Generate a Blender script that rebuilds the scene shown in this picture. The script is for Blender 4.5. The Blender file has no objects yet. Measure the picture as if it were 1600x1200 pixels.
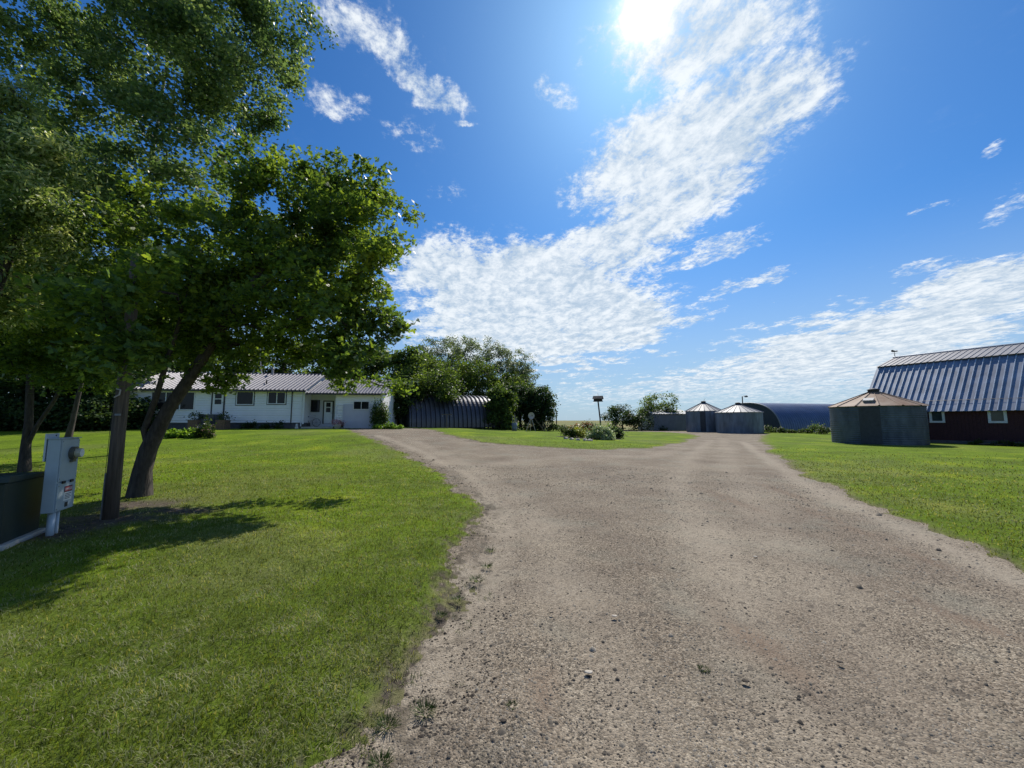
import bpy, math, random
import numpy as np
from mathutils import Vector, Matrix
rad = math.radians
scene = bpy.context.scene
COL = scene.collection

# ------------------------------------------------------------------ camera
FPX, EYE = 603.0, 1.6                      # focal length in pixels of the 1600 px wide photo, eye height
PITCH = math.atan(57 / FPX)
cam_d = bpy.data.cameras.new("camera"); cam = bpy.data.objects.new("camera", cam_d); COL.objects.link(cam)
cam_d.sensor_width = 36; cam_d.lens = 36 * FPX / 1600; cam_d.clip_start = 0.05; cam_d.clip_end = 12000
cam.location = (0, 0, EYE); cam.rotation_euler = (math.pi / 2 + PITCH, 0, 0)
scene.camera = cam

# ------------------------------------------------------------------ light
SUN_EL, SUN_AZ = 47.4, 20.6                # azimuth measured from +Y towards +X
sdir = Vector((math.sin(rad(SUN_AZ)) * math.cos(rad(SUN_EL)), math.cos(rad(SUN_AZ)) * math.cos(rad(SUN_EL)), math.sin(rad(SUN_EL))))
sun_d = bpy.data.lights.new("sun", 'SUN'); sun = bpy.data.objects.new("sun", sun_d); COL.objects.link(sun)
sun_d.energy = 4.6; sun_d.angle = rad(0.55); sun_d.color = (1.0, 0.94, 0.84)
sun.rotation_euler = (-sdir).to_track_quat('-Z', 'Y').to_euler()
sun.location = (10, 40, 60)
scene.view_settings.view_transform = 'Standard'; scene.view_settings.look = 'None'
scene.view_settings.exposure = 0.3; scene.view_settings.gamma = 1.0
scene.cycles.max_bounces = 7; scene.cycles.diffuse_bounces = 5; scene.cycles.transmission_bounces = 4
scene.cycles.sample_clamp_indirect = 6

def ray(px, py):
    a = (px - 800) / FPX; b = (600 - py) / FPX
    c, s = math.cos(PITCH), math.sin(PITCH)
    return np.array([a, c - b * s, s + b * c])
def at(px, py, Y):
    r = ray(px, py); t = Y / r[1]
    return Vector((r[0] * t, Y, EYE + r[2] * t))

world = bpy.data.worlds.new("World"); scene.world = world; world.use_nodes = True
nt = world.node_tree; nt.nodes.clear()
def N(t, **k):
    n = nt.nodes.new(t)
    for a, v in k.items(): setattr(n, a, v)
    return n
def L(a, b): nt.links.new(a, b)
def MT(op, a, b=None, c=None, clamp=False):
    n = N('ShaderNodeMath', operation=op); n.use_clamp = clamp
    for i, v in enumerate((a, b, c)):
        if v is None: continue
        if isinstance(v, (int, float)): n.inputs[i].default_value = v
        else: L(v, n.inputs[i])
    return n.outputs[0]
def MR(v, a, b, c=0.0, d=1.0, smooth=True):
    n = N('ShaderNodeMapRange'); n.interpolation_type = 'SMOOTHSTEP' if smooth else 'LINEAR'
    L(v, n.inputs[0])
    for i, x in enumerate((a, b, c, d)): n.inputs[i + 1].default_value = x
    return n.outputs[0]
def MIX(f, a, b, blend='MIX'):
    n = N('ShaderNodeMix', data_type='RGBA', blend_type=blend)
    if isinstance(f, (int, float)): n.inputs[0].default_value = f
    else: L(f, n.inputs[0])
    for i, v in ((6, a), (7, b)):
        if isinstance(v, tuple): n.inputs[i].default_value = (*v, 1)
        else: L(v, n.inputs[i])
    return n.outputs[2]
sky = N('ShaderNodeTexSky', sky_type='NISHITA'); sky.sun_disc = False
sky.sun_elevation = rad(SUN_EL); sky.sun_rotation = rad(SUN_AZ); sky.air_density = 1.0; sky.dust_density = 0.6; sky.ozone_density = 2.5
hs = N('ShaderNodeHueSaturation'); hs.inputs['Saturation'].default_value = 1.22; hs.inputs['Value'].default_value = 1.0
L(sky.outputs[0], hs.inputs['Color'])
tc = N('ShaderNodeTexCoord'); sep = N('ShaderNodeSeparateXYZ'); L(tc.outputs['Generated'], sep.inputs[0])
X_, Y_, Z_ = sep.outputs
yc = MT('MAXIMUM', Y_, 0.02); zc = MT('MAXIMUM', Z_, 0.012)
ca = N('ShaderNodeCombineXYZ'); L(MT('DIVIDE', X_, yc), ca.inputs[0]); L(MT('DIVIDE', Z_, yc), ca.inputs[1]); ca.inputs[2].default_value = 0
zd = MT('ADD', zc, 0.10)
cp = N('ShaderNodeCombineXYZ'); L(MT('DIVIDE', X_, zd), cp.inputs[0]); L(MT('DIVIDE', Y_, zd), cp.inputs[1])
# distorted chart coordinates so that cloud banks have ragged outlines
nz = N('ShaderNodeTexNoise'); nz.inputs['Scale'].default_value = 3.2; nz.inputs['Detail'].default_value = 6; nz.inputs['Roughness'].default_value = 0.62
L(cp.outputs[0], nz.inputs['Vector'])
vs = N('ShaderNodeVectorMath', operation='SUBTRACT'); L(nz.outputs['Color'], vs.inputs[0]); vs.inputs[1].default_value = (0.5, 0.5, 0.5)
vm = N('ShaderNodeVectorMath', operation='MULTIPLY_ADD'); L(vs.outputs[0], vm.inputs[0]); vm.inputs[1].default_value = (0.34, 0.24, 0); L(ca.outputs[0], vm.inputs[2])
sp2 = N('ShaderNodeSeparateXYZ'); L(vm.outputs[0], sp2.inputs[0])
pv = N('ShaderNodeCombineXYZ'); L(sp2.outputs[0], pv.inputs[0]); L(sp2.outputs[1], pv.inputs[1]); pv.inputs[2].default_value = 1
def chart(px, py):
    r = ray(px, py); return np.array([r[0] / r[1], r[2] / r[1]])
CLOUDS = [  # centre x, y, half lengths, tilt, strength: one bank each, as directions in the sky
 (1095, 40, 190, 105, -10, 0.85), (1145, 160, 215, 82, -22, 0.85), (1055, 225, 200, 95, -27, 0.95), (1050, 315, 165, 72, -28, 0.95),
 (970, 380, 110, 62, -20, 0.95), (820, 455, 230, 92, 6, 1.25), (700, 430, 110, 75, 20, 1.0), (800, 530, 190, 46, 6, 1.2), (960, 500, 125, 70, -15, 1.15),
 (1100, 395, 130, 20, -17, 0.55), (1165, 452, 95, 17, -20, 0.55), (1390, 520, 330, 56, -13, 1.15), (1330, 570, 280, 48, -5, 1.0),
 (1560, 440, 190, 44, -12, 1.0), (1150, 602, 380, 30, -3, 0.72), (1440, 415, 70, 12, -12, 0.4),
 (585, 45, 120, 46, 33, 0.62), (660, 120, 85, 38, 42, 0.68), (715, 185, 42, 10, 8, 0.5), (870, 140, 42, 38, 60, 0.32), (535, 150, 70, 34, 25, 0.45),
 (1448, 328, 55, 10, -9, 0.48), (1552, 233, 24, 11, -20, 0.42), (1590, 318, 70, 22, -35, 0.38), (1300, 147, 32, 9, -22, 0.4), (1450, 630, 520, 34, -1, 0.62), (640, 200, 60, 30, 20, .28), (690, 300, 50, 20, 10, .26), (1230, 35, 70, 14, -25, .4)]
fieldv = None
for (cx, cy, rx, ry, an, wt) in CLOUDS:
    a = rad(an); c0 = chart(cx, cy)
    e1 = chart(cx + rx * math.cos(a), cy + rx * math.sin(a)) - c0
    e2 = chart(cx - ry * math.sin(a), cy + ry * math.cos(a)) - c0
    M = np.linalg.inv(np.array([[e1[0], e2[0]], [e1[1], e2[1]]])); o = -M @ c0
    d1 = N('ShaderNodeVectorMath', operation='DOT_PRODUCT'); L(pv.outputs[0], d1.inputs[0]); d1.inputs[1].default_value = (M[0, 0], M[0, 1], o[0])
    d2 = N('ShaderNodeVectorMath', operation='DOT_PRODUCT'); L(pv.outputs[0], d2.inputs[0]); d2.inputs[1].default_value = (M[1, 0], M[1, 1], o[1])
    q = MT('SQRT', MT('ADD', MT('MULTIPLY', d1.outputs['Value'], d1.outputs['Value']), MT('MULTIPLY', d2.outputs['Value'], d2.outputs['Value'])))
    f = MT('MULTIPLY', MR(q, 1.25, 0.35), wt)
    fieldv = f if fieldv is None else MT('SMOOTH_MAX', fieldv, f, 0.12)
front = MR(Y_, 0.02, 0.15)
n1 = N('ShaderNodeTexNoise'); n1.inputs['Scale'].default_value = 11; n1.inputs['Detail'].default_value = 9; n1.inputs['Roughness'].default_value = 0.66; n1.inputs['Distortion'].default_value = 0.35
mp = N('ShaderNodeMapping'); mp.inputs['Scale'].default_value = (1.15, 0.72, 1); mr_ = N('ShaderNodeMapping'); mr_.inputs['Rotation'].default_value = (0, 0, rad(-8.6)); L(cp.outputs[0], mr_.inputs[0]); L(mr_.outputs[0], mp.inputs[0]); L(mp.outputs[0], n1.inputs['Vector'])
n2 = N('ShaderNodeTexNoise'); n2.inputs['Scale'].default_value = 42; n2.inputs['Detail'].default_value = 6; n2.inputs['Roughness'].default_value = 0.7; L(mr_.outputs[0], n2.inputs['Vector'])
n3 = N('ShaderNodeTexNoise'); n3.inputs['Scale'].default_value = 1.1; n3.inputs['Detail'].default_value = 5; L(cp.outputs[0], n3.inputs['Vector'])
back = MT('MULTIPLY', MR(n3.outputs[0], 0.48, 0.66), MR(Y_, 0.12, -0.05))
fld = MT('ADD', MT('MULTIPLY', fieldv, front), MT('MULTIPLY', back, 0.7))
det = MT('ADD', MT('MULTIPLY', n1.outputs[0], 1.0), MT('MULTIPLY', n2.outputs[0], 0.70))
dens = MT('ADD', MT('MULTIPLY', fld, 1.45), MT('MULTIPLY', MT('SUBTRACT', det, 0.85), 2.5))
cover = MT('MULTIPLY', MR(dens, 0.24, 1.35), MR(fld, 0.06, 0.28))
thick = MR(MT('ADD', MT('MULTIPLY', n1.outputs[0], 0.75), MT('ADD', MT('MULTIPLY', nz.outputs[0], 0.3), MT('MULTIPLY', n2.outputs[0], 0.25))), 0.50, 0.80)
ccol = MIX(thick, (0.40, 0.50, 0.61), (0.76, 0.80, 0.83))
sd = N('ShaderNodeVectorMath', operation='DOT_PRODUCT'); nrm = N('ShaderNodeVectorMath', operation='NORMALIZE'); L(tc.outputs['Generated'], nrm.inputs[0])
L(nrm.outputs[0], sd.inputs[0]); sd.inputs[1].default_value = sdir
dd = MT('MAXIMUM', sd.outputs['Value'], 0.0)
near = MT('POWER', dd, 30.0)
skyc = N('ShaderNodeVectorMath', operation='SCALE'); L(hs.outputs[0], skyc.inputs[0]); skyc.inputs['Scale'].default_value = 0.115
base = MIX(1.0, skyc.outputs[0], (0.31, 0.59, 0.82), 'MULTIPLY')
hz = MR(Z_, 0.0, 0.42, 0.82, 0.0)
base = MIX(hz, base, (0.37, 0.475, 0.60))
mixc = MIX(MT('MULTIPLY', cover, MR(Z_, 0.0, 0.12, 0.35, 0.94)), base, ccol)
gl = MT('ADD', MT('MULTIPLY', MT('POWER', dd, 5000.0), 5.0), MT('ADD', MT('MULTIPLY', MT('POWER', dd, 900.0), 0.5), MT('MULTIPLY', near, 0.018)))
gc = N('ShaderNodeVectorMath', operation='SCALE'); gc.inputs[0].default_value = (1.0, 0.88, 0.74); L(gl, gc.inputs['Scale'])
fin = N('ShaderNodeVectorMath', operation='ADD'); L(mixc, fin.inputs[0]); L(gc.outputs[0], fin.inputs[1])
bg = N('ShaderNodeBackground'); bg.inputs[1].default_value = 1.0; L(fin.outputs[0], bg.inputs[0])
wo = N('ShaderNodeOutputWorld'); L(bg.outputs[0], wo.inputs[0])
world.cycles.sampling_method = 'MANUAL'; world.cycles.sample_map_resolution = 1024

# ------------------------------------------------------------------ materials
def mat(name, col=(0.5, 0.5, 0.5), rough=0.7, metal=0.0, var=0.15, scale=6.0, col2=None, bump=0.0, bscale=40.0, spec=0.4, stretch=None, detail=6):
    m = bpy.data.materials.new(name); m.use_nodes = True; t = m.node_tree; b = t.nodes['Principled BSDF']
    b.inputs['Roughness'].default_value = rough; b.inputs['Metallic'].default_value = metal; b.inputs['Specular IOR Level'].default_value = spec
    c = t.nodes.new('ShaderNodeTexCoord'); mpp = t.nodes.new('ShaderNodeMapping'); t.links.new(c.outputs['Object'], mpp.inputs[0])
    if stretch: mpp.inputs['Scale'].default_value = stretch
    nn = t.nodes.new('ShaderNodeTexNoise'); nn.inputs['Scale'].default_value = scale; nn.inputs['Detail'].default_value = detail; nn.inputs['Roughness'].default_value = 0.65
    t.links.new(mpp.outputs[0], nn.inputs['Vector'])
    r = t.nodes.new('ShaderNodeValToRGB'); t.links.new(nn.outputs[0], r.inputs[0])
    c2 = col2 or tuple(min(1, x * (1 + var)) for x in col); c1 = col if col2 else tuple(x * (1 - var) for x in col)
    r.color_ramp.elements[0].position = 0.32; r.color_ramp.elements[1].position = 0.68
    r.color_ramp.elements[0].color = (*c1, 1); r.color_ramp.elements[1].color = (*c2, 1)
    t.links.new(r.outputs[0], b.inputs['Base Color'])
    if bump:
        n2 = t.nodes.new('ShaderNodeTexNoise'); n2.inputs['Scale'].default_value = bscale; n2.inputs['Detail'].default_value = 5; t.links.new(mpp.outputs[0], n2.inputs['Vector'])
        bb = t.nodes.new('ShaderNodeBump'); bb.inputs['Strength'].default_value = bump; bb.inputs['Distance'].default_value = 0.02
        t.links.new(n2.outputs[0], bb.inputs['Height']); t.links.new(bb.outputs[0], b.inputs['Normal'])
    return m

def leafmat(name, dark, mid, light, trans=0.5, tcol=None, clump=1.2, rough=0.45, spec=0.5):
    m = bpy.data.materials.new(name); m.use_nodes = True; t = m.node_tree; t.nodes.clear()
    g = t.nodes.new('ShaderNodeNewGeometry'); c = t.nodes.new('ShaderNodeTexCoord')
    nn = t.nodes.new('ShaderNodeTexNoise'); nn.inputs['Scale'].default_value = clump; nn.inputs['Detail'].default_value = 2; t.links.new(c.outputs['Object'], nn.inputs['Vector'])
    a = t.nodes.new('ShaderNodeMath'); a.operation = 'MULTIPLY_ADD'; t.links.new(nn.outputs[0], a.inputs[0]); a.inputs[1].default_value = 1.3; a.inputs[2].default_value = -0.35
    b = t.nodes.new('ShaderNodeMath'); b.operation = 'MULTIPLY_ADD'; t.links.new(g.outputs['Random Per Island'], b.inputs[0]); b.inputs[1].default_value = 0.55; t.links.new(a.outputs[0], b.inputs[2])
    r = t.nodes.new('ShaderNodeValToRGB'); t.links.new(b.outputs[0], r.inputs[0])
    e = r.color_ramp.elements; e[0].position = 0.15; e[0].color = (*dark, 1); e[1].position = 1.0; e[1].color = (*light, 1)
    x = e.new(0.55); x.color = (*mid, 1)
    pb = t.nodes.new('ShaderNodeBsdfPrincipled'); pb.inputs['Roughness'].default_value = rough; pb.inputs['Specular IOR Level'].default_value = spec
    t.links.new(r.outputs[0], pb.inputs['Base Color'])
    tr = t.nodes.new('ShaderNodeBsdfTranslucent'); mx = t.nodes.new('ShaderNodeMix'); mx.data_type = 'RGBA'; mx.blend_type = 'MULTIPLY'; mx.inputs[0].default_value = 1
    t.links.new(r.outputs[0], mx.inputs[6]); mx.inputs[7].default_value = (*(tcol or (1.9, 1.7, 0.7)), 1); t.links.new(mx.outputs[2], tr.inputs[0])
    ms = t.nodes.new('ShaderNodeMixShader'); ms.inputs[0].default_value = trans; t.links.new(pb.outputs[0], ms.inputs[1]); t.links.new(tr.outputs[0], ms.inputs[2])
    o = t.nodes.new('ShaderNodeOutputMaterial'); t.links.new(ms.outputs[0], o.inputs[0])
    return m

M = {}
M['siding'] = mat('white_siding', (0.86, 0.86, 0.87), 0.5, var=0.04, scale=1.5)
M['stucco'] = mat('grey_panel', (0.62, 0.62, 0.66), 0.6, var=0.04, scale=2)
M['garage'] = mat('garage_door_paint', (0.55, 0.56, 0.64), 0.5, var=0.03, scale=2)
M['trim_dark'] = mat('dark_trim', (0.035, 0.035, 0.04), 0.45, var=0.1)
M['trim_white'] = mat('white_trim', (0.78, 0.79, 0.80), 0.45, var=0.04, scale=12)
M['old_white'] = mat('weathered_white_paint', (0.62, 0.64, 0.66), 0.7, var=0.18, scale=14, bump=0.3)
M['found'] = mat('concrete_foundation', (0.10, 0.10, 0.11), 0.9, var=0.25, bump=0.4)
M['conc'] = mat('pale_concrete', (0.42, 0.40, 0.36), 0.9, var=0.15, scale=5, bump=0.3)
M['roof_tin'] = mat('brown_grey_tin', (0.068, 0.065, 0.074), 0.45, 0.3, var=0.12, scale=1.2)
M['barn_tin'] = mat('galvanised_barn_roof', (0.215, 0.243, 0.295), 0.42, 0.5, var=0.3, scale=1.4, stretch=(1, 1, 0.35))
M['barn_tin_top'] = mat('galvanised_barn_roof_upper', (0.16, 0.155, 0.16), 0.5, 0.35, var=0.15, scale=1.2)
M['roof_crest'] = mat('painted_rib_highlight', (0.225, 0.215, 0.235), 0.45, 0.2, var=0.1)  # same tin as the roof, sunlit rib highlight put into the colour
M['barn_crest'] = mat('bright_rib_highlight', (0.48, 0.54, 0.61), 0.38, 0.5, var=0.15, scale=3)  # highlight lines on the barn ribs, painted as a lighter metal
M['barn_top_crest'] = mat('faint_rib_highlight', (0.24, 0.235, 0.24), 0.5, 0.3, var=0.1)  # weaker painted highlight for the upper slope ribs
M['barn_red'] = mat('dark_red_barn_boards', (0.035, 0.013, 0.017), 0.85, col2=(0.075, 0.028, 0.032), scale=3, stretch=(1.5, 1.5, 9), bump=0.5)
M['glass'] = mat('dark_window_glass', (0.012, 0.015, 0.018), 0.08, var=0.3, scale=1.2, spec=0.22)
M['glass2'] = mat('green_tinted_glass', (0.03, 0.05, 0.05), 0.12, var=0.35, scale=2, spec=0.6)
M['bin_steel'] = mat('galvanised_bin_steel', (0.15, 0.18, 0.225), 0.5, 0.35, var=0.32, scale=1.8, stretch=(1.5, 1.5, 0.3))
M['bin_steel_old'] = mat('weathered_bin_steel', (0.080, 0.098, 0.125), 0.55, 0.3, var=0.38, scale=1.5, stretch=(1.4, 1.4, 0.5))
M['bin_roof'] = mat('bright_bin_roof', (0.17, 0.175, 0.19), 0.6, 0.3, var=0.15, scale=1.3)
M['bin_rust'] = mat('rusting_bin_roof', (0.165, 0.088, 0.052), 0.75, 0.1, col2=(0.31, 0.245, 0.19), scale=0.9, bump=0.1)
M['bin_door'] = mat('dark_bin_door', (0.05, 0.055, 0.065), 0.7, 0.2, var=0.2)
M['blue_steel'] = mat('blue_quonset_steel', (0.068, 0.108, 0.20), 0.45, 0.3, var=0.15, scale=0.7)
M['quonset'] = mat('grey_quonset_steel', (0.085, 0.086, 0.098), 0.36, 0.6, var=0.15, scale=0.8)
M['quonset_end'] = mat('quonset_end_wall', (0.06, 0.065, 0.075), 0.8, 0.0, var=0.2)
M['shed'] = mat('shed_steel', (0.17, 0.185, 0.20), 0.6, 0.2, var=0.15, scale=1)
M['shed_roof'] = mat('shed_roof', (0.24, 0.25, 0.27), 0.65, 0.3, var=0.1)
M['bark'] = mat('grey_brown_bark', (0.025, 0.021, 0.018), 0.95, col2=(0.085, 0.07, 0.058), scale=7, stretch=(2.5, 2.5, 0.5), bump=1.0, bscale=14)
M['bark_pale'] = mat('pale_poplar_bark', (0.10, 0.095, 0.075), 0.9, col2=(0.24, 0.225, 0.18), scale=5, stretch=(1, 1, 1.6), bump=0.6, bscale=12)
M['pole'] = mat('weathered_pole_wood', (0.050, 0.038, 0.030), 0.9, col2=(0.155, 0.118, 0.092), scale=5, stretch=(5, 5, 0.28), bump=0.9, bscale=10, detail=8)
M['wood'] = mat('grey_wood', (0.12, 0.10, 0.085), 0.9, var=0.3, scale=5, stretch=(4, 4, 1), bump=0.5)
M['birdwood'] = mat('dark_birdhouse_wood', (0.045, 0.032, 0.03), 0.85, var=0.3, bump=0.4)
M['brick'] = mat('brown_brick_planter', (0.17, 0.11, 0.075), 0.9, var=0.3, scale=9, bump=0.5)
M['black'] = mat('black_iron', (0.02, 0.02, 0.022), 0.6, var=0.2)
M['meter_grey'] = mat('light_grey_enclosure_paint', (0.33, 0.40, 0.45), 0.42, var=0.07, scale=3.5, bump=0.05)
M['pvc'] = mat('grey_conduit', (0.42, 0.49, 0.54), 0.4, var=0.08)
M['meterglass'] = mat('meter_cover', (0.42, 0.40, 0.30), 0.15, var=0.1, spec=0.8)
M['meterring'] = mat('meter_ring', (0.13, 0.13, 0.11), 0.4, 0.5, var=0.1)
M['xfmr'] = mat('dark_green_enclosure', (0.016, 0.030, 0.026), 0.45, var=0.2, scale=2)
M['sred'] = mat('sticker_red', (0.38, 0.03, 0.05), 0.5, var=0.05); M['sblack'] = mat('sticker_black', (0.015, 0.02, 0.03), 0.5, var=0.05)
M['swhite'] = mat('sticker_white', (0.7, 0.72, 0.72), 0.5, var=0.03)
M['edging'] = mat('pale_edging_strip', (0.22, 0.225, 0.22), 0.7, var=0.2, scale=8)
M['dish'] = mat('grey_dish', (0.42, 0.38, 0.40), 0.6, var=0.12)
M['drum'] = mat('faded_drum', (0.16, 0.19, 0.24), 0.7, var=0.25)
M['pot'] = mat('white_pot', (0.6, 0.58, 0.56), 0.6, var=0.1)
M['stone'] = mat('pale_flat_stone', (0.42, 0.38, 0.32), 0.85, var=0.15, scale=20, bump=0.3)
M['clod'] = mat('dark_earth_clod', (0.045, 0.036, 0.028), 0.95, var=0.3, scale=20, bump=0.5)
M['pinkfl'] = leafmat('pink_petals', (0.45, 0.16, 0.20), (0.6, 0.3, 0.32), (0.7, 0.55, 0.55), 0.3, (1, 1, 1))
M['orangefl'] = leafmat('orange_lily_petals', (0.28, 0.07, 0.02), (0.42, 0.13, 0.04), (0.5, 0.22, 0.08), 0.3, (1.2, 1, 1))
M['yellowfl'] = leafmat('yellow_green_flowers', (0.20, 0.24, 0.03), (0.33, 0.36, 0.05), (0.5, 0.48, 0.1), 0.4, (1.2, 1.2, .7))
M['palefl'] = leafmat('pale_variegated_leaves', (0.10, 0.18, 0.06), (0.35, 0.42, 0.22), (0.62, 0.68, 0.48), 0.35, (1.1, 1.1, .8), spec=0.12)
M['maple'] = leafmat('maple_leaves', (0.044, 0.084, 0.034), (0.092, 0.160, 0.042), (0.26, 0.34, 0.050), 0.55, (1.6, 1.5, 0.6), clump=0.55, rough=0.42, spec=0.3)
M['poplar'] = leafmat('poplar_leaves', (0.038, 0.078, 0.034), (0.086, 0.148, 0.056), (0.26, 0.33, 0.13), 0.48, (1.4, 1.4, 0.8), clump=0.6, rough=0.42, spec=0.35)
M['willow'] = leafmat('pale_willow_leaves', (0.05, 0.10, 0.025), (0.16, 0.23, 0.06), (0.62, 0.64, 0.36), 0.45, (1.5, 1.5, 0.8), clump=0.8)
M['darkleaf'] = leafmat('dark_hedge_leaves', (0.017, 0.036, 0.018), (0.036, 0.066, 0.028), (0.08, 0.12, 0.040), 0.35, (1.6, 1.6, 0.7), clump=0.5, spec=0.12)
M['bgleaf'] = leafmat('shelterbelt_leaves', (0.030, 0.058, 0.024), (0.062, 0.104, 0.036), (0.17, 0.24, 0.055), 0.42, (2.0, 1.9, 0.7), clump=0.35, spec=0.12)
M['silver'] = leafmat('silvery_poplar_leaves', (0.06, 0.09, 0.055), (0.13, 0.175, 0.10), (0.29, 0.33, 0.21), 0.4, (1.5, 1.5, 0.9), clump=0.4, spec=0.12)
M['hosta'] = leafmat('hosta_leaves', (0.06, 0.13, 0.015), (0.14, 0.25, 0.03), (0.30, 0.42, 0.08), 0.45, (1.4, 1.4, .6), clump=3, spec=0.12)
M['weed'] = leafmat('weed_leaves', (0.02, 0.04, 0.012), (0.045, 0.075, 0.02), (0.10, 0.13, 0.04), 0.4, (1.6, 1.6, 0.8), clump=4, spec=0.12)
M['grass'] = leafmat('grass_blades', (0.040, 0.062, 0.010), (0.110, 0.145, 0.018), (0.36, 0.36, 0.23), 0.42, (1.7, 1.5, 0.5), clump=2.6, rough=0.65, spec=0.12)
M['straw'] = leafmat('dry_grass_clippings', (0.10, 0.095, 0.045), (0.22, 0.205, 0.11), (0.42, 0.39, 0.25), 0.25, (1.2, 1.1, 0.8), clump=3, rough=0.8, spec=0.1)
M['pebble'] = leafmat('pebbles', (0.030, 0.025, 0.019), (0.115, 0.096, 0.072), (0.30, 0.265, 0.21), 0.0, (1, 1, 1), clump=1.5, rough=0.85)

# ------------------------------------------------------------------ object helpers
def mesh_np(name, V, F, m, parent=None, smooth=False):
    me = bpy.data.meshes.new(name); V = np.asarray(V, dtype=np.float32); F = np.asarray(F, dtype=np.int32); k = F.shape[1]
    me.vertices.add(len(V)); me.vertices.foreach_set('co', V.ravel())
    me.loops.add(F.size); me.loops.foreach_set('vertex_index', F.ravel())
    me.polygons.add(len(F)); me.polygons.foreach_set('loop_start', np.arange(0, F.size, k, dtype=np.int32))
    me.polygons.foreach_set('loop_total', np.full(len(F), k, dtype=np.int32))
    if smooth: me.polygons.foreach_set('use_smooth', np.ones(len(F), dtype=bool))
    me.update(calc_edges=True); me.materials.append(m)
    o = bpy.data.objects.new(name, me); COL.objects.link(o)
    if parent: o.parent = parent
    return o
class MB:
    def __init__(s): s.v = []; s.f = []; s.crest = []
    def quad(s, a, b, c, d):
        i = len(s.v); s.v += [tuple(a), tuple(b), tuple(c), tuple(d)]; s.f.append((i, i + 1, i + 2, i + 3)); return s
    def poly(s, pts):
        i = len(s.v); s.v += [tuple(p) for p in pts]; s.f.append(tuple(range(i, i + len(pts)))); return s
    def box(s, x0, x1, y0, y1, z0, z1):
        i = len(s.v); s.v += [(x0, y0, z0), (x1, y0, z0), (x1, y1, z0), (x0, y1, z0), (x0, y0, z1), (x1, y0, z1), (x1, y1, z1), (x0, y1, z1)]
        s.f += [tuple(i + k for k in q) for q in ((0, 3, 2, 1), (4, 5, 6, 7), (0, 1, 5, 4), (1, 2, 6, 5), (2, 3, 7, 6), (3, 0, 4, 7))]; return s
    def prism(s, poly, y0, y1, axis='y'):
        n = len(poly); i = len(s.v)
        mk = (lambda p, t: (p[0], t, p[1])) if axis == 'y' else ((lambda p, t: (t, p[0], p[1])) if axis == 'x' else (lambda p, t: (p[0], p[1], t)))
        s.v += [mk(p, y0) for p in poly] + [mk(p, y1) for p in poly]
        s.f.append(tuple(i + k for k in range(n))); s.f.append(tuple(i + n + k for k in reversed(range(n))))
        for k in range(n): s.f.append((i + k, i + n + k, i + n + (k + 1) % n, i + (k + 1) % n))
        return s
    def tube(s, pts, r, n=8, caps=True):
        pts = [Vector(p) for p in pts]; rs = r if isinstance(r, (list, tuple)) else [r] * len(pts); i0 = len(s.v); up = None
        for k, p in enumerate(pts):
            d = (pts[min(k + 1, len(pts) - 1)] - pts[max(k - 1, 0)]).normalized()
            if up is None: up = Vector((1, 0, 0)) if abs(d.x) < 0.8 else Vector((0, 1, 0))
            a = d.cross(up).normalized(); b = d.cross(a).normalized(); up = -(d.cross(a)) if False else up
            for j in range(n):
                t = 2 * math.pi * j / n; s.v.append(tuple(p + (a * math.cos(t) + b * math.sin(t)) * rs[k]))
        for k in range(len(pts) - 1):
            for j in range(n):
                s.f.append((i0 + k * n + j, i0 + k * n + (j + 1) % n, i0 + (k + 1) * n + (j + 1) % n, i0 + (k + 1) * n + j))
        if caps: s.f.append(tuple(i0 + j for j in reversed(range(n)))); s.f.append(tuple(i0 + (len(pts) - 1) * n + j for j in range(n)))
        return s
    def lathe(s, prof, n=48, cx=0, cy=0, a0=0, a1=2 * math.pi):
        i0 = len(s.v); full = abs(a1 - a0 - 2 * math.pi) < 1e-6; m = n if full else n + 1
        for (r, z) in prof:
            for j in range(m):
                t = a0 + (a1 - a0) * j / n; s.v.append((cx + r * math.cos(t), cy + r * math.sin(t), z))
        for k in range(len(prof) - 1):
            for j in range(n):
                j2 = (j + 1) % m; s.f.append((i0 + k * m + j, i0 + k * m + j2, i0 + (k + 1) * m + j2, i0 + (k + 1) * m + j))
        return s
    def build(s, name, m, parent=None, smooth=False, bevel=0, m2=None):
        me = bpy.data.meshes.new(name); me.from_pydata(s.v, [], s.f); me.update(); me.materials.append(m)
        if m2:
            me.materials.append(m2)
            for i in s.crest: me.polygons[i].material_index = 1
        if smooth: me.polygons.foreach_set('use_smooth', [True] * len(me.polygons))
        o = bpy.data.objects.new(name, me); COL.objects.link(o)
        if parent: o.parent = parent
        if bevel:
            b = o.modifiers.new('bevel', 'BEVEL'); b.width = bevel; b.segments = 2; b.limit_method = 'ANGLE'
        return o
def tag(o, label=None, cat=None, group=None, kind=None):
    if label: o['label'] = label
    if cat: o['category'] = cat
    if group: o['group'] = group
    if kind: o['kind'] = kind
    return o
def thing(name, loc, label, cat, group=None, rz=0.0):
    o = bpy.data.objects.new(name, None); COL.objects.link(o); o.location = loc; o.rotation_euler = (0, 0, rz); o.empty_display_size = 0.3
    return tag(o, label, cat, group)
def copy_tree(o, parent=None):
    c = o.copy(); COL.objects.link(c); c.parent = parent
    for ch in [x for x in o.children]: copy_tree(ch, c)
    return c

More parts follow.
